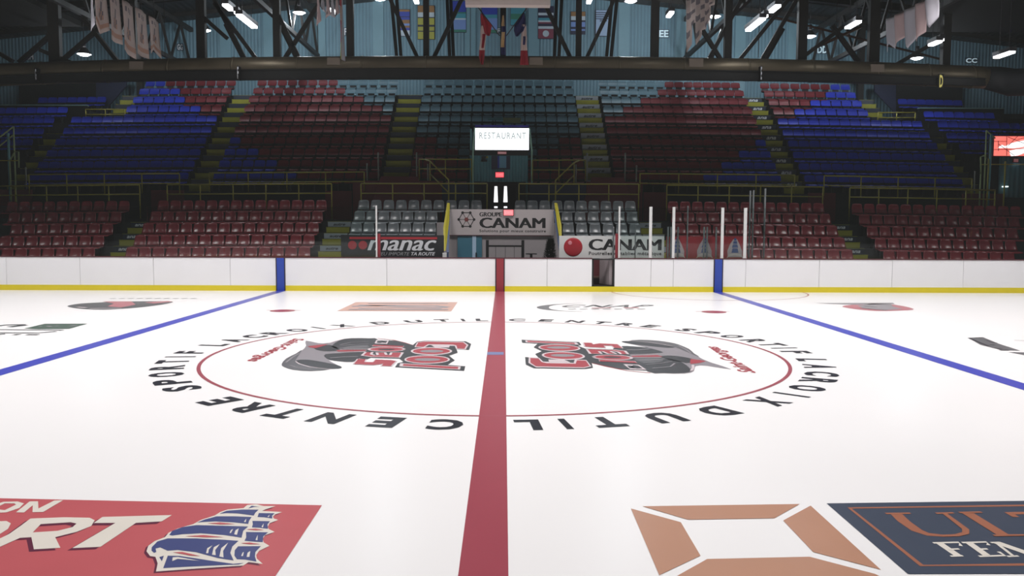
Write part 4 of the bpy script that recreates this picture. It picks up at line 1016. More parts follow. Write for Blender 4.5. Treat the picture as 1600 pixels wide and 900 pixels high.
# long black beam in front of the lower half of the duct
BM = MB()
pb = [at(px, 107.5+(c_-105.1)*.95, YD-.47) for px, c_ in zip(pxs, cy)]
pc = [at(px, 123.2+(c_-105.1)*.62, YD-.47) for px, c_ in zip(pxs, cy)]
for i in range(len(pb)-1):
    a, b, c, d = pb[i], pb[i+1], pc[i+1], pc[i]; o2 = Vector((0, .04, 0))
    BM.raw([a, b, c, d, a+o2, b+o2, c+o2, d+o2], [(0, 3, 2, 1), (4, 5, 6, 7), (0, 1, 5, 4), (3, 7, 6, 2), (0, 4, 7, 3), (1, 2, 6, 5)], BLACK)
    for q0, q1 in ((a, b), (d, c)): BM.bar(q0+Vector((0, .03, 0)), q1+Vector((0, .03, 0)), .14, .03, BLACK)
o = BM.build('long_beam'); tag(o, 'long black steel beam running in front of the lower half of the air duct', 'beam')
# letter plates hanging on the duct
for px, y0, y1, ch, w, lab in ((1470.5, 117, 136.5, 'D', 7.5, 'yellow letter D hanging plate on the duct at the right'), (1186.5, 105, 127.5, 'E', 3, 'pale letter E hanging plate seen nearly edge on'), (375, 105, 126, 'F', 2.5, 'thin pale letter plate hanging on the duct left of centre'), (61.5, 108, 128, 'G', 2, 'pale letter plate hanging on the duct at the far left')):
    a = at(px-w/2, y1, YD-.56); b = at(px+w/2, y0, YD-.56)
    r_ = empty('section_letter', a, lab, 'sign')
    if ch == 'D':
        MB().box(a.x-.03, b.x+.03, YD-.55, YD-.535, a.z-.03, b.z+.03, BLACK).build('plate', r_)
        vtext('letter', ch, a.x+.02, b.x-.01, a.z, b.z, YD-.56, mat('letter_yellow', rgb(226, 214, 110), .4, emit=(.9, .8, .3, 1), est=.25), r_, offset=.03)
    else:
        MB().box(a.x, b.x, YD-.8, YD-.54, a.z, b.z, BLACK).build('plate', r_)
        vtext('letter', ch, a.x+.01, b.x-.01, a.z+.03, b.z-.03, YD-.805, LTXT, r_, offset=.03)

# ================================================================== ROOF STEEL
def truss(Y, members, posts, label, zb_fn, zt_fn, x0=-24, x1=24, pw=.30, bw=.16):
    r_ = empty('roof_truss', (0, Y, zb_fn(0)), label, 'truss')
    n = 16; xs = [x0+(x1-x0)*i/n for i in range(n+1)]
    mb = MB()
    for a, b in zip(xs, xs[1:]): mb.bar((a, Y, zt_fn(a)), (b, Y, zt_fn(b)), .28, .3, STEEL)
    mb.build('top_chord', r_)
    mb = MB()
    for a, b in zip(xs, xs[1:]): mb.bar((a, Y, zb_fn(a)), (b, Y, zb_fn(b)), .28, .3, STEEL)
    mb.build('bottom_chord', r_)
    for px, w in posts:
        x = at(px, 60, Y).x; hw = w/2/F*(Y+CD)
        MB().box(x-hw, x+hw, Y-.12, Y+.12, zb_fn(x), zt_fn(x)-.1, STEEL).build('post', r_)
    for (xa, ya), (xb, yb), w in members:
        p = at(xa, ya, Y); q = at(xb, yb, Y); q2 = p+(q-p)
        MB().bar(p, q2, w/F*(Y+CD), .14, STEEL).build('brace', r_)
    return r_
Y1 = 18.9
zb1 = lambda x: at(785, 101, Y1).z + (-.0014*x*x)
zt1 = lambda x: zroof(x)-.35
Mm = []
# V-braces from the bottom joints, symmetric pairs
for (xa, ya), (xb, yb), w in (((656, 98), (560, -107), 6), ((674, 98), (772, -107), 6), ((895, 98), (797, -107), 6), ((913, 98), (1010, -107), 6),
                              ((471, 98), (419, -10), 6), ((441, 98), (530, -45), 6), ((1129, 98), (1062, -10), 7), ((1104, 98), (1186, -50), 7),
                              ((405, 98), (335, 5), 6), ((388, 102), (330, -10), 6), ((1152, 98), (1235, -5), 7), ((1185, 102), (1250, -10), 7),
                              ((187, 100), (120, 15), 8), ((112, 98), (62, 78), 5), ((355, 60), (310, 20), 8), ((30, 98), (85, 50), 7), ((100, 92), (160, 40), 6),
                              ((1240, 100), (1340, 25), 7), ((1345, 102), (1300, 40), 8), ((1395, 104), (1480, 55), 6), ((20, 96), (-40, 60), 7)):
    Mm.append(((xa, ya), (xb, yb), w))
truss(Y1, Mm, [(86, 17), (209, 10), (315, 13), (433, 10.5), (547.5, 10.5), (666, 8.5), (786, 9), (904, 8.5), (1023, 12), (1137, 11), (1253, 14), (1365, 16), (1478, 12)],
      'nearest dark steel roof truss standing right behind the air duct', zb1, zt1, -22, 22)
Y2 = 24.2
zb2 = lambda x: at(785, 99, Y2).z - .0012*x*x
M2 = [((620.5, 96), (608, -40), 3.4), ((627, 96), (617, -40), 3.4), ((703, 96), (697, -40), 4.2), ((709, 96), (702.5, -40), 3.4),
      ((866, 96), (871, -40), 3.4), ((873, 96), (879.5, -40), 4.2), ((947, 96), (960, -40), 3.4), ((954, 96), (968, -40), 3.4),
      ((430+35, 96), (428, 20), 4), ((382, 96), (352, 38), 5), ((1110, 96), (1140, 15), 5), ((1194, 98), (1224, 45), 5)]
truss(Y2, M2, [(213, 9)], 'second steel roof truss farther back above the upper seats', zb2, lambda x: zroof(x)-.35, -24, 24)
YT3 = 10.5
zb3 = lambda x: 10.9 - .12*abs(x)
r3 = truss(YT3, [], [], 'steel roof truss nearest the ice at the top of the view', zb3, lambda x: zroof(x)-.3, -24, 24)
for k in range(-6, 6):
    a = Vector((k*3.4, YT3, zb3(k*3.4))); b = Vector(((k+.5)*3.4, YT3, zroof((k+.5)*3.4)-.3)); c = Vector(((k+1)*3.4, YT3, zb3((k+1)*3.4)))
    MB().bar(a, b, .16, .16, STEEL).build('brace', r3); MB().bar(b, c, .16, .16, STEEL).build('brace', r3)
# lengthwise girders between the trusses
for X, lab in ((-9.2, 'left of the centre'), (9.2, 'right of the centre'), (-15.5, 'toward the far left'), (15.5, 'toward the far right')):
    zz = zroof(X)-.5; zq = zz-1.9
    r_ = empty('lattice_girder', (X, 20, zq), 'dark lattice girder running under the roof %s' % lab, 'girder')
    MB().bar((X, 6, zz), (X, YW-.05, zz), .18, .2, STEEL).build('top_chord', r_)
    MB().bar((X, 6, zq), (X, YW-.05, zq), .16, .18, STEEL).build('bottom_chord', r_)
    for k in range(9):
        ya = 6+2.6*k; MB().bar((X, ya, zq), (X, ya+1.3, zz), .1, .1, STEEL).build('brace', r_); MB().bar((X, ya+1.3, zz), (X, ya+2.6, zq), .1, .1, STEEL).build('brace', r_)
# roof purlins: one object per purlin
for k, Yp in enumerate((8, 12, 16, 20, 22, 25.5, 28)):
    mb = MB()
    for sx in (-1, 1): mb.bar((0, Yp, 13.78), (sx*31, Yp, zroof(31)-.12), .1, .2, STEEL)
    o = mb.build('roof_purlin'); tag(o, ('dark roof purlin, %s counting from the rear wall toward the ice' % ORD[6-k]), 'purlin', 'roof purlins')
# rusty pipe on the right, running down toward the corner
a = at(1190, 22, 21); b = at(1390, 72, 21); c = at(1480, 95, 21)
o = MB().tube([a, b, c], .045, mat('rusty_pipe', rgb(92, 62, 48), .6)).build('sprinkler_pipe', smooth=True); tag(o, 'thin rusty pipe sloping down under the right side of the roof', 'pipe')
a = at(1268, 77, 20); b = at(1345, 42, 20)
o = MB().tube([a, b], .06, mat('rusty_pipe', rgb(92, 62, 48), .6)).build('sprinkler_pipe', smooth=True); tag(o, 'short rusty pipe rising to a lamp right of the white letters DD', 'pipe')
p_ = (a+b)/2; MB().tube([p_, (p_.x, p_.y, zroof(p_.x)-.02)], .01, STEEL, 6).build('pipe_hanger', o)
# steel column at the back between the upper blocks
for px, lab in ((217, 'left'), (1346, 'right')):
    x = at(px, 140, 28.95).x; o = MB().box(x-.14, x+.14, 29.0, 29.3, 8.2+bow(x), zroof(x), STEEL).build('steel_column'); tag(o, 'dark steel column against the rear wall on the %s' % lab, 'column')

# ================================================================== LAMPS
LM = emis('lamp_glow', (.97, .98, 1, 1), 9)
LSH = mat('lamp_shade', rgb(70, 70, 74), .4, metal=.5)
def bell(px, py, Y, w, lab, power=240, light=True):
    c = at(px, py, Y); R = w/2/F*(Y+CD)
    r_ = empty('high_bay_lamp', c, lab, 'lamp', 'high bay lamps under the roof')
    MB().lathe([(R*.3, R*.95), (R*.45, R*.75), (R*.8, R*.25), (R, 0), (R*.94, 0), (R*.74, R*.24), (R*.4, R*.7)], c, LSH, 24).build('lamp_shade', r_, smooth=True)
    MB().lathe([(0, -R*.22), (R*.5, -R*.18), (R*.85, -.0), (R*.93, R*.04), (0, R*.1)], c, LM, 24).build('lens', r_, smooth=True)
    MB().tube([(c.x, c.y, c.z+R*.95), (c.x, c.y, c.z+R*1.8)], R*.28, LSH, 12).tube([(c.x, c.y, c.z+R*1.7), (c.x, c.y, zroof(c.x)-.03)], .015, LSH, 6).build('stem', r_, smooth=True)
    if light:
        l = bpy.data.lights.new('lamp_light', 'POINT'); l.energy = power; l.shadow_soft_size = .12; l.color = (.86, .94, 1)
        lo = bpy.data.objects.new('lamp_light', l); COL.objects.link(lo); lo.location = (c.x, c.y, c.z-R*.45-.12)
BY = 24.6
bell(131.5, 85, BY, 22, 'round glowing roof lamp lowest on the far left', 70)
bell(319.5, 47.5, BY, 20.5, 'round glowing roof lamp under the left roof slope', 200)
bell(467.5, 20, BY, 20.5, 'round glowing roof lamp beside the left banner cluster')
bell(593.5, -1.5, BY, 20.5, 'round roof lamp cut by the picture top left of centre')
bell(985.5, 2, BY, 20, 'round roof lamp cut by the picture top right of centre')
bell(1116.5, 26, BY, 20, 'round glowing roof lamp partly behind the right banner cluster')
bell(1265.5, 57, BY, 19.5, 'round glowing roof lamp under the right roof slope')
bell(1432.5, 91, BY, 20, 'round glowing roof lamp lowest on the far right', 110)
def tubelamp(px, py, plen, Y, lab, w=.22):
    c = at(px, py, Y); f = plen/2/math.hypot(px-787, py-353)*(Y+CD)
    r_ = empty('flood_lamp', c, lab, 'lamp', 'long rink floodlights')
    z = c.z
    MB().box(c.x-w*.62, c.x+w*.62, Y-f-.04, Y+f+.04, z+.02, z+.16, LSH).build('housing', r_)
    MB().box(c.x-w/2, c.x+w/2, Y-f, Y+f, z-.05, z+.02, LM).build('lens', r_)
    for s in (-.6, .6): MB().tube([(c.x, Y+f*s, z+.16), (c.x, Y+f*s, zroof(c.x)-.05)], .012, LSH, 6).build('hanger', r_)
for px, py, L_, lab in ((357, 11, 13, 'upper short floodlight left of the roof centre'), (386, 33, 30, 'long floodlight left of the roof centre'), (372, 21, 8, 'tiny floodlight touching the long one on the left'),
                        (1210, 13, 15, 'upper short floodlight right of the roof centre'), (1180, 38, 29, 'long floodlight right of the roof centre'), (1195, 25.5, 5, 'tiny floodlight touching the long one on the right'),
                        (1333, 38, 20, 'floodlight right of the letters DD'), (1461, 67, 14, 'floodlight above the lowest right lamp'), (1470, 62, 4, 'tiny floodlight touching the one above the lowest right lamp'),
                        (1569, 85, 27, 'long floodlight at the far right edge'), (1047, 22, 9, 'small floodlight left of the right banner cluster'), (520, 17, 9, 'small floodlight inside the left banner cluster'), (78.5, 59, 4, 'tiny distant floodlight at the far left'), (650, 0, 8, 'small floodlight at the top left of centre'), (921, 0, 8, 'small floodlight at the top right of centre')):
    tubelamp(px, py, L_, 16.2 if px not in (78.5,) else 22, lab, .2 if L_ > 10 else .15)

# ================================================================== WALL LETTERS, POSTERS
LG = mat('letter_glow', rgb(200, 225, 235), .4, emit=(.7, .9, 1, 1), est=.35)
for px0, px1, y0, y1, s, lab in ((1030, 1044.5, 47, 58, 'EE', 'white letters EE on the teal rear wall'), (1277, 1293, 72, 83, 'DD', 'white letters DD on the teal rear wall'), (1509, 1527, 91, 98, 'CC', 'white letters CC on the dim right wall'),
                                 (277, 285.5, 69, 78, 'GG', 'faint white letters GG beside the left banners'), (39, 52, 84, 93, 'HH', 'faint white letters HH at the far left'), (538, 542, 44, 55, 'F', 'white letter on the wall beside the left banner cluster'), (776.5, 781.5, 44.5, 52, 'F', 'small white letter F beside the crossed flags')):
    a = at(px0, y1, YW-.06)
    r_ = empty('section_letters', a, lab, 'sign')
    vtext_px('letters', s, px0, px1, y0, y1, YW-.06, LG if s in ('EE', 'DD', 'CC') else LTXT, r_, offset=.03)
    b = at(px1, y0, YW-.05); MB().box(a.x-.03, b.x+.03, YW-.055, YW-.01, a.z-.03, b.z+.03, mat('letter_backing', rgb(60, 84, 100), .5)).build('backing', r_)
PC = {n: mat('poster_'+n, rgb(*c), .6) for n, c in dict(blue=(60, 80, 160), lblue=(120, 150, 210), yellow=(170, 168, 70), white=(190, 205, 215), orange=(150, 112, 70), green=(60, 130, 110), navy=(50, 56, 110), red=(130, 60, 80), teal=(70, 150, 170), ink=(40, 46, 70), pale=(160, 185, 215)).items()}
POST = [(622, 640, 15, 56, [('orange', .08), ('blue', .18), ('ink', .03), ('blue', .1), ('orange', .14), ('lblue', .08), ('orange', .08), ('blue', .1), ('white', .21)], 'blue and orange pennant shaped poster, leftmost on the wall'),
        (653, 678.5, 9, 61, [('orange', .2), ('white', .14), ('ink', .03), ('yellow', .2), ('ink', .06), ('yellow', .12), ('ink', .03), ('yellow', .22)], 'yellow poster with a white band behind a truss post'),
        (703, 728, 2, 50, [('blue', .35), ('green', .05), ('teal', .15), ('white', .05), ('lblue', .32), ('green', .08)], 'blue and white poster with green foot left of centre'),
        (753, 777, 4, 51, [('green', .05), ('blue', .35), ('teal', .12), ('lblue', .38), ('green', .1)], 'blue and green poster left of the centre post'),
        (798, 821, 4, 39, [('teal', .5), ('green', .25), ('teal', .25)], 'teal and green poster right of the centre post'),
        (841, 865, 10, 60, [('navy', .2), ('white', .08), ('navy', .08), ('teal', .08), ('white', .05), ('red', .05), ('navy', .08), ('white', .08), ('red', .30)], 'navy poster with red foot and round emblem'),
        (892, 914.5, 18.5, 53, [('orange', .2), ('white', .18), ('navy', .08), ('lblue', .22), ('navy', .1), ('lblue', .08), ('navy', .14)], 'orange, white and navy poster behind a truss post'),
        (930, 954, 16, 56, [('pale', .08), ('ink', .03), ('pale', .05), ('ink', .03), ('pale', .05), ('ink', .03), ('pale', .05), ('ink', .03), ('pale', .65)], 'pale poster with lines of dark writing')]
for px0, px1, y0, y1, bands, lab in POST:
    a = at(px0, y1, YW-.08); b = at(px1, y0, YW-.08); H_ = b.z-a.z
    r_ = empty('wall_poster', ((a.x+b.x)/2, YW-.08, a.z), lab, 'poster')
    MB().box(a.x-.02, b.x+.02, YW-.07, YW-.04, a.z-.02, b.z+.02, PC['ink']).build('backing', r_)
    mb = MB(); z = b.z
    for nm, fr in bands:
        mb.box(a.x, b.x, YW-.085, YW-.071, z-fr*H_, z, PC[nm]); z -= fr*H_
    mb.build('sheet', r_)
    if 'round emblem' in lab:
        MB().lathe([(0, -.004), (.16, -.004), (.16, .004)], ((a.x+b.x)/2, YW-.09, a.z+H_*.15), PC['white'], 20, 'y').build('emblem', r_)
    if 'pale poster' in lab: vtext('year_lettering', '2011', a.x+.2, b.x-.05, a.z+H_*.56, a.z+H_*.64, YW-.09, PC['ink'], r_, offset=.03)

# ================================================================== FLAGS ON THE CENTRE POST
YF = 17.6
FRED = mat('flag_red', rgb(150, 32, 46), .7); FWH = mat('flag_white', rgb(196, 176, 170), .7); FBL = mat('flag_blue', rgb(36, 36, 84), .7); FGO = mat('flag_gold', rgb(196, 164, 118), .7)
def drape(rows, colour, name, parent, nx=12, fold=.05, Y=YF):
    """cloth from measured left/right edges per height"""
    vs = []; fs = []; ms = []
    R_ = []
    for i in range(len(rows)-1):
        (y0, l0, r0), (y1, l1, r1) = rows[i], rows[i+1]
        k = max(1, int(abs(y1-y0)/3))
        for j in range(k): t = j/k; R_.append((y0+(y1-y0)*t, l0+(l1-l0)*t, r0+(r1-r0)*t))
    R_.append(rows[-1]); n = len(R_)
    mb = MB()
    for i, (y, l, r) in enumerate(R_):
        for j in range(nx+1):
            u = j/nx; vs.append(at(l+(r-l)*u, y, Y+fold*sin(u*9+i*.25)+.02*sin(i*.6)))
    for i in range(n-1):
        for j in range(nx):
            mb.raw([], [], FRED)
            f = (i*(nx+1)+j, i*(nx+1)+j+1, (i+1)*(nx+1)+j+1, (i+1)*(nx+1)+j)
            fs.append((f, colour((j+.5)/nx, (i+.5)/n, R_[i][0])))
    mb = MB(); mb.v = [tuple(v) for v in vs]
    for f, c in fs: mb.f.append(list(f)); mb.m.append(mb.mi(c))
    o = mb.build(name, parent, smooth=True)
    s = o.modifiers.new('thick', 'SOLIDIFY'); s.thickness = .006
    return o
FP = mat('flag_pole', rgb(40, 34, 34), .5)
FL = empty('flag', at(780, 55, YF), 'red and white flag drooping from the left crossed pole', 'flag')
p0 = at(781, 56, YF); p1 = at(746.5, 11, YF)
MB().tube([p0, p1], .018, FP).build('pole', FL, smooth=True)
drape([(21, 751, 753), (30, 751, 761), (40, 752, 768.5), (50, 756, 767), (56, 762, 765)], lambda u, v, y: FRED, 'upper_fold', FL)
drape([(40, 751.5, 756), (50, 750.5, 761), (62, 750.5, 759), (75, 749, 757.5), (88, 748.5, 757), (101, 751.5, 755)],
      lambda u, v, y: (FRED if (y > 76) or (52 < y < 74 and .3 < u < .8) else FWH), 'hanging_fold', FL)
FL = empty('flag', at(792, 55, YF), 'blue, white and red flag drooping from the right crossed pole', 'flag')
p0 = at(791, 56, YF); p1 = at(823.5, 12, YF)
MB().tube([p0, p1], .018, FP).build('pole', FL, smooth=True)
drape([(20, 818, 820), (30, 811, 821), (40, 803.5, 821), (48, 803, 818), (57, 806, 809)], lambda u, v, y: FBL, 'upper_fold', FL)
drape([(38, 816, 822), (50, 814.5, 823), (60, 814, 823.5), (70, 813.5, 823), (79, 813.5, 824), (90, 813, 825), (101.5, 812.5, 826)],
      lambda u, v, y: (FRED if y > 78 else (FBL if (53 < y < 70 and .3 < u < .75 and int(y) % 6 < 4) else FWH)), 'hanging_fold', FL)
FL = empty('flag', at(786, 75, YF+.6), 'gold and navy flag wrapped against the centre post', 'flag')
drape([(24, 785, 788), (38, 783.5, 790), (50, 784, 791), (62, 783, 790.5), (74, 782.5, 790), (86, 783, 790.5)], lambda u, v, y: (FBL if (38 < y < 48 or y > 73 or (u > .75)) else FGO), 'hanging_fold', FL, Y=YF+.5, fold=.03)
MB().tube([at(787, 20, YF+.55), at(787, 62, YF+.55)], .018, FP).build('pole', FL, smooth=True)

# ================================================================== HANGING BANNERS
def banner(X, Ya, Yb_, zt, zb, shape, mt, lab, group, marks=None, tilt=0):
    """cloth banner hanging in the plane x = X between two distances"""
    r_ = empty('hanging_banner', (X, (Ya+Yb_)/2, zb), lab, 'banner', group)
    n = 8; top = []; bot = []
    vs = []; nv = 10
    for j in range(n+1):
        u = j/n; y = Ya+(Yb_-Ya)*u
        e_ = {'flat': 0, 'point': .22*(1-abs(2*u-1)), 'swallow': -.22*(1-abs(2*u-1)), 'slant': .16*u, 'side': .3*(1-u)}[shape]
        zbb = zb - e_
        for i in range(nv+1):
            v = i/nv; vs.append((X+.05*sin(u*5+v*2)+tilt*v, y, zt+(zbb-zt)*v))
    mb = MB(); mb.v = vs
    for j in range(n):
        for i in range(nv):
            a = j*(nv+1)+i; mb.f.append([a, a+1, a+nv+2, a+nv+1])
            c = marks(( j+.5)/n, (i+.5)/nv) if marks else mt
            mb.m.append(mb.mi(c or mt))
    o = mb.build('cloth', r_, smooth=True); s = o.modifiers.new('thick', 'SOLIDIFY'); s.thickness = .008
    MB().tube([(X, Ya-.03, zt+.01), (X, Yb_+.03, zt+.01)], .015, FP, 6).build('hanging_rod', r_)
    MB().tube([(X, (Ya+Yb_)/2, zt), (X, (Ya+Yb_)/2, zroof(X)-.02)], .008, FP, 5).build('cord', r_)
    return r_
def yfor(px, X, z=9):   # distance at which plane x = X shows at measured position px
    d = ray(px, 40); t = (X-CAM.x)/d.x; return CAM.y+d.y*t
BT = mat('banner_tan', rgb(176, 160, 154), .8, var=.12, scale=5); BK = mat('banner_print', rgb(104, 96, 102), .8); BO = mat('banner_orange', rgb(166, 128, 110), .8); BW_ = mat('banner_backlit', rgb(235, 235, 245), .8)
XL = -12.0
edges = [147, 171, 191, 211.5, 232, 251]
ORDL = ['nearest', 'second', 'middle', 'fourth', 'farthest']
def marks_a(u, v):
    k = int(v*10); j = int(u*8)
    if k in (1,) and 1 <= j <= 5 and j % 2: return BK
    if k in (3, 4) and j in (3, 4): return BK
    if k in (5, 6) and j in (2, 3, 4, 5): return BO if (j+k) % 2 else BK
    if k == 8: return BO
for i in range(5):
    Ya, Yb_ = sorted((yfor(edges[i]+.8, XL), yfor(edges[i+1]-1.2, XL)))
    pm = (edges[i]+edges[i+1])/2; Ym = (Ya+Yb_)/2
    zt = at(pm, [-19, -8, 5, 17, 30][i], Ym).z; zb = at(pm, [42, 66, 81, 88, 88][i], Ym).z
    banner(XL, Ya, Yb_, zt, zb, ['point', 'flat', 'slant', 'flat', 'swallow'][i], BT, '%s of the five printed championship banners hanging at left' % ORDL[i], 'championship banners at left', marks_a)
Ya, Yb_ = sorted((yfor(146.5, XL), yfor(150.5, XL)))
banner(XL-.02, Ya-.1, Yb_-.1, at(148, -20, Ya).z, at(148, 37, Ya).z, 'point', BW_, 'narrow banner edge coloured white as back-lit in front of the left banners', None)  # back light on the nearest banner, put into a white colour
XR = 12.3
BP = [mat('pennant_grey', rgb(178, 176, 184), .8, var=.05), mat('pennant_rose', rgb(190, 166, 166), .8, var=.05)]
er = [1386, 1399, 1414, 1431, 1446, 1465]
yb_ = [79, 61, 64, 53, 31]; yt2 = [27, 20, 12, 3, -6]; shp = ['swallow', 'slant', 'point', 'slant', 'point']
for i in range(5):
    Ya, Yb_ = sorted((yfor(er[i]+.4, XR), yfor(er[i+1]-.8, XR))); pm = (er[i]+er[i+1])/2; Ym = (Ya+Yb_)/2
    banner(XR, Ya, Yb_, at(pm, yt2[i], Ym).z, at(pm, yb_[i], Ym).z, shp[i], BP[i % 2], '%s of the five plain pale pennants hanging at right' % ORDL[4-i], 'plain pennants at right')
# narrow clusters beside the two middle trusses, seen almost edge on
for X, ed, ybs, lab, side in ((-5.5, [494, 501, 508, 516, 523, 530, 538], [33, 12, 22, 28, 20, 96, 48], 'left', -1), (6.6, [1073, 1080, 1087, 1095, 1102, 1108, 1114], [76, 40, 64, 52, 36, 14, 12], 'right', 1)):
    for i in range(6):
        Ya, Yb_ = sorted((yfor(ed[i]+.2, X), yfor(ed[i+1]-.4, X))); pm = (ed[i]+ed[i+1])/2; Ym = (Ya+Yb_)/2
        def mk(u, v, i=i, lab=lab):
            if lab == 'left' and i == 5: return [FGO, FRED, BO, FRED, FRED, YEL][min(5, int(v*6))] if u < .6 else BP[0]
            return BK if (int(v*10)+i) % 3 == 1 and .2 < u < .8 else None
        banner(X, Ya, Yb_, at(pm, -20, Ym).z, at(pm, ybs[i]-4, Ym).z, ['point', 'slant', 'point', 'flat', 'point', 'flat'][i], BP[(i+1) % 2] if lab == 'left' else BT, '%s narrow banner of the cluster hanging %s of the centre flags' % (ORD[i], lab), 'banner cluster %s of centre' % lab, mk)
# pale hanging board whose foot shows at the very top
a = at(727, 7.2, 13.0); b = at(860, 7.2, 13.0)
HB = empty('hanging_board', ((a.x+b.x)/2, 13, a.z), 'pale beige hanging board cut off by the top edge above the flags', 'board')
MB().box(a.x, b.x, 13.0, 13.35, a.z, a.z+1.3, mat('board_beige', rgb(200, 186, 180), .7)).build('panel', HB)
for x in (a.x+.2, b.x-.2): MB().tube([(x, 13.17, a.z+1.3), (x, 13.17, zroof(x)-.02)], .012, FP, 6).build('cable', HB)

# ================================================================== CORNERS OF THE UPPER TIER
for sx, sd in ((-1, 'left'), (1, 'right')):
    px = (lambda v: v) if sx < 0 else (lambda v: v)
    # dark balcony front with a pale top edge
    if sx < 0: A = at(-30, 163, 27.2); Bq = at(136, 163, 27.2)
    else: A = at(1436, 168, 27.2); Bq = at(1569, 168, 27.2)
    r_ = empty('balcony', (A.x, 27.2, 6.8), 'black balcony front behind the outer blue seats on the far %s' % sd, 'balcony')
    MB().box(A.x, Bq.x, 27.2, 27.35, 6.75, A.z-.05, BLACK).build('panel', r_)
    MB().box(A.x, Bq.x, 27.16, 27.39, A.z-.05, A.z, mat('edge_teal', rgb(120, 150, 150), .4)).build('top_edge', r_)
    # dim alcove wall behind the balcony seats
    if sx < 0: a = at(30, 150, 29.3).x; b = at(170, 150, 29.3).x
    else: a = at(1400, 150, 29.3).x; b = at(1504, 150, 29.3).x
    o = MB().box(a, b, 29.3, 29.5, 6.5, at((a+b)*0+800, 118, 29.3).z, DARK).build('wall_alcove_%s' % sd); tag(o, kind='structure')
    # sloping navy stair cheek beside it
    if sx < 0: P4 = [at(150, 126, 28.6), at(197, 126, 28.6), at(197, 134, 28.6), at(168, 167, 28.6), at(166, 181, 28.6), at(150, 181, 28.6)]
    else: P4 = [at(1367, 132, 28.6), at(1400, 132, 28.6), at(1400, 186, 28.6), at(1396, 186, 28.6), at(1395, 172, 28.6), at(1367, 143, 28.6)]
    n = len(P4); off = Vector((0, .12, 0))
    o = MB().raw(P4+[p+off for p in P4], [tuple(range(n)), tuple(n+i for i in range(n))[::-1]]+[(i, (i+1) % n, n+(i+1) % n, n+i) for i in range(n)], NAVYW).build('stair_cheek')
    tag(o, 'dark blue sloping stair cheek by the far %s balcony' % sd, 'stair side')
# corner stair towers at both edges of the view
CT = mat('corner_green', rgb(58, 84, 76), .6, var=.2)
def handrail(name, pts, Y, lab, mt=None, r=.03):
    w = [at(x, y, Y) for x, y in pts]; r_ = empty(name, w[-1], lab, 'handrail')
    MB().tube(w, r, mt or mat('rail_pale_green', rgb(140, 158, 110), .45)).build('rail', r_, smooth=True)
    return r_
def floorpost(r_, px, y0, Y, z0=2.3, mt=None, r=.03):
    a = at(px, y0, Y); MB().tube([a, (a.x, Y, z0)], r, mt or mat('rail_pale_green', rgb(140, 158, 110), .45)).build('post', r_, smooth=True)
h = handrail('stair_handrail', [(-30, 237), (21, 198)], 20.0, 'upper sloping pale green handrail at the far left edge'); floorpost(h, 21, 198, 20.0)
h = handrail('stair_handrail', [(-30, 251), (21, 211)], 20.0, 'lower sloping pale green handrail at the far left edge'); floorpost(h, 12.5, 208, 20.0, mt=TEALF, r=.05)
h = handrail('stair_handrail', [(15, 252), (23, 237), (29, 237), (29.5, 262)], 19.9, 'small bent handrail above the far left lower seats'); floorpost(h, 15, 250, 19.9)
MB().tube([at(-20, 251, 19.9), at(29, 251, 19.9)], .022, YRAIL).build('mid_rail', h)
h = handrail('stair_handrail', [(1541, 204), (1555, 216)], 19.9, 'short sloping pale handrail left of the red lit sign'); floorpost(h, 1541.5, 204, 19.9); floorpost(h, 1549, 210, 19.9, mt=TEALF, r=.045)
h = handrail('stair_handrail', [(1532.5, 272), (1532.5, 245), (1538, 243), (1541, 248)], 19.9, 'small bent handrail below the red lit sign'); floorpost(h, 1532.5, 272, 19.9); floorpost(h, 1539.5, 250, 19.9)
MB().tube([at(1533, 257, 19.9), at(1610, 257, 19.9)], .022, YRAIL).build('mid_rail', h)
floorpost(h, 1545, 248, 19.9, mt=YRAIL); floorpost(h, 1571, 252, 19.9, mt=YRAIL)
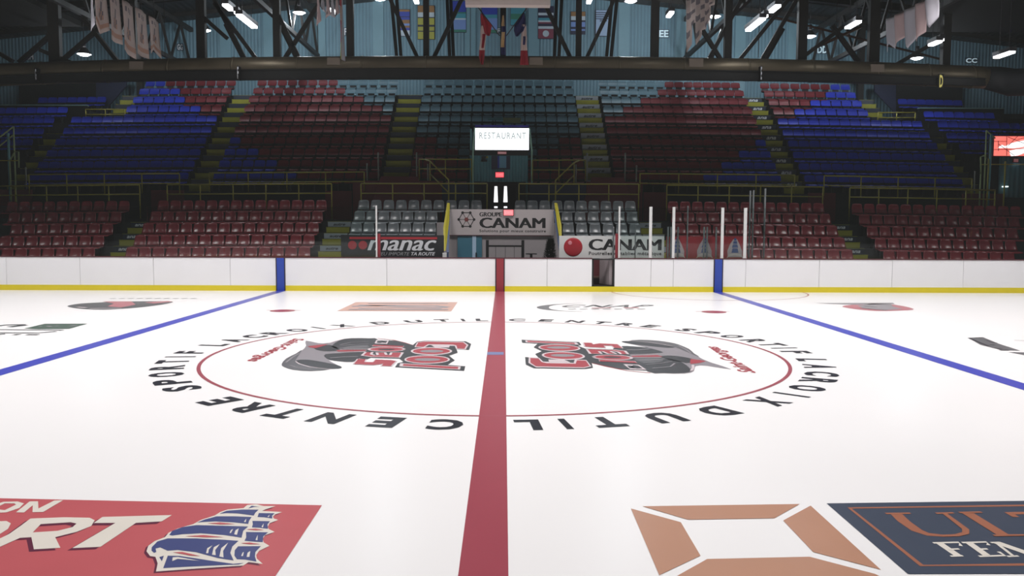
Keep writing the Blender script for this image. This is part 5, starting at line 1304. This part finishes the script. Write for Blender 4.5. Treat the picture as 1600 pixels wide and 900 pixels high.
# dark back of the corners
a = at(-60, 200, 20.45); b = at(0, 200, 20.45); b.x = min(b.x, -20.15)
o = MB().box(a.x, b.x, 20.35, 20.45, 2.3, at(10, 238, 20.4).z, CT).build('wall_corner_left'); tag(o, kind='structure')
a = at(1545, 200, 21.0); b = at(1680, 200, 21.0)
o = MB().box(a.x, b.x, 20.75, 21.0, 2.3, at(1570, 214, 21).z, DARK).build('wall_corner_right'); tag(o, kind='structure')
a = at(1562, 232, 20.7); b = at(1680, 300, 20.7)
o = MB().box(a.x, b.x, 20.6, 20.7, at(1590, 312, 20.7).z, at(1590, 246, 20.7).z, corrugated('corner_sheet', rgb(66, 104, 112), .2)).build('wall_corner_teal'); tag(o, kind='structure')
# the red lit sign
a = at(1551.5, 243.5, 20.2); b = at(1622, 213.5, 20.2)
RS = empty('lit_sign', ((a.x+b.x)/2, 20.2, a.z), 'glowing salmon red sign with white script at the right edge', 'sign')
MB().box(a.x-.03, b.x+.03, 20.16, 20.4, a.z-.03, b.z+.03, CAP).build('sign_box', RS)
MB().box(a.x, b.x, 20.13, 20.16, a.z, b.z, emis('red_sign_face', (1, .16, .12, 1), 1.05)).build('sign_face', RS)
def PR(pts): return [at(x, y, 20.12) for x, y in pts]
poly_obj('script_marks', [(PR([(1559, 231), (1566, 226.5), (1570, 229), (1580, 224), (1592, 221), (1604, 219), (1615, 222), (1600, 229), (1585, 231.5), (1572, 231)]), []), (PR([(1577, 236), (1590, 233), (1605, 231), (1612, 235), (1600, 239), (1590, 243), (1580, 244)]), [])], emis('red_sign_white', (1, 1, 1, 1), 1.8), RS)
mb = MB()
for p, q in (((1573, 213), (1573, 243)), ((1560, 220), (1560, 236)), ((1551, 234), (1620, 232)), ((1590, 218), (1622, 210)), ((1551, 221), (1573, 221)), ((1575, 228), (1590, 213)), ((1560, 225), (1585, 243)), ((1575, 214), (1600, 224))):
    mb.bar(at(*p, 20.05), at(*q, 20.05), .012, .02, FP)
mb.build('protective_wires', RS)
exitsign(1582, 1591, 247.5, 254, 20.5, 'faint red exit sign below the salmon red sign', .10)
c = at(1570.5, 291.5, 20.5)
o = MB().box(c.x-.09, c.x+.09, 20.42, 20.58, c.z-.025, c.z+.02, emis('strip_glow', (.9, 1, .98, 1), 1.4)).build('strip_light'); tag(o, 'tiny white strip light low in the right corner', 'lamp')
c = at(1589, 257, 20.5)
o = MB().box(c.x-.15, c.x+.15, 20.42, 20.58, c.z-.02, c.z+.02, emis('strip_glow_dim', (.5, .75, .85, 1), .5)).build('strip_light'); tag(o, 'dim bluish strip light under the faint exit sign', 'lamp')
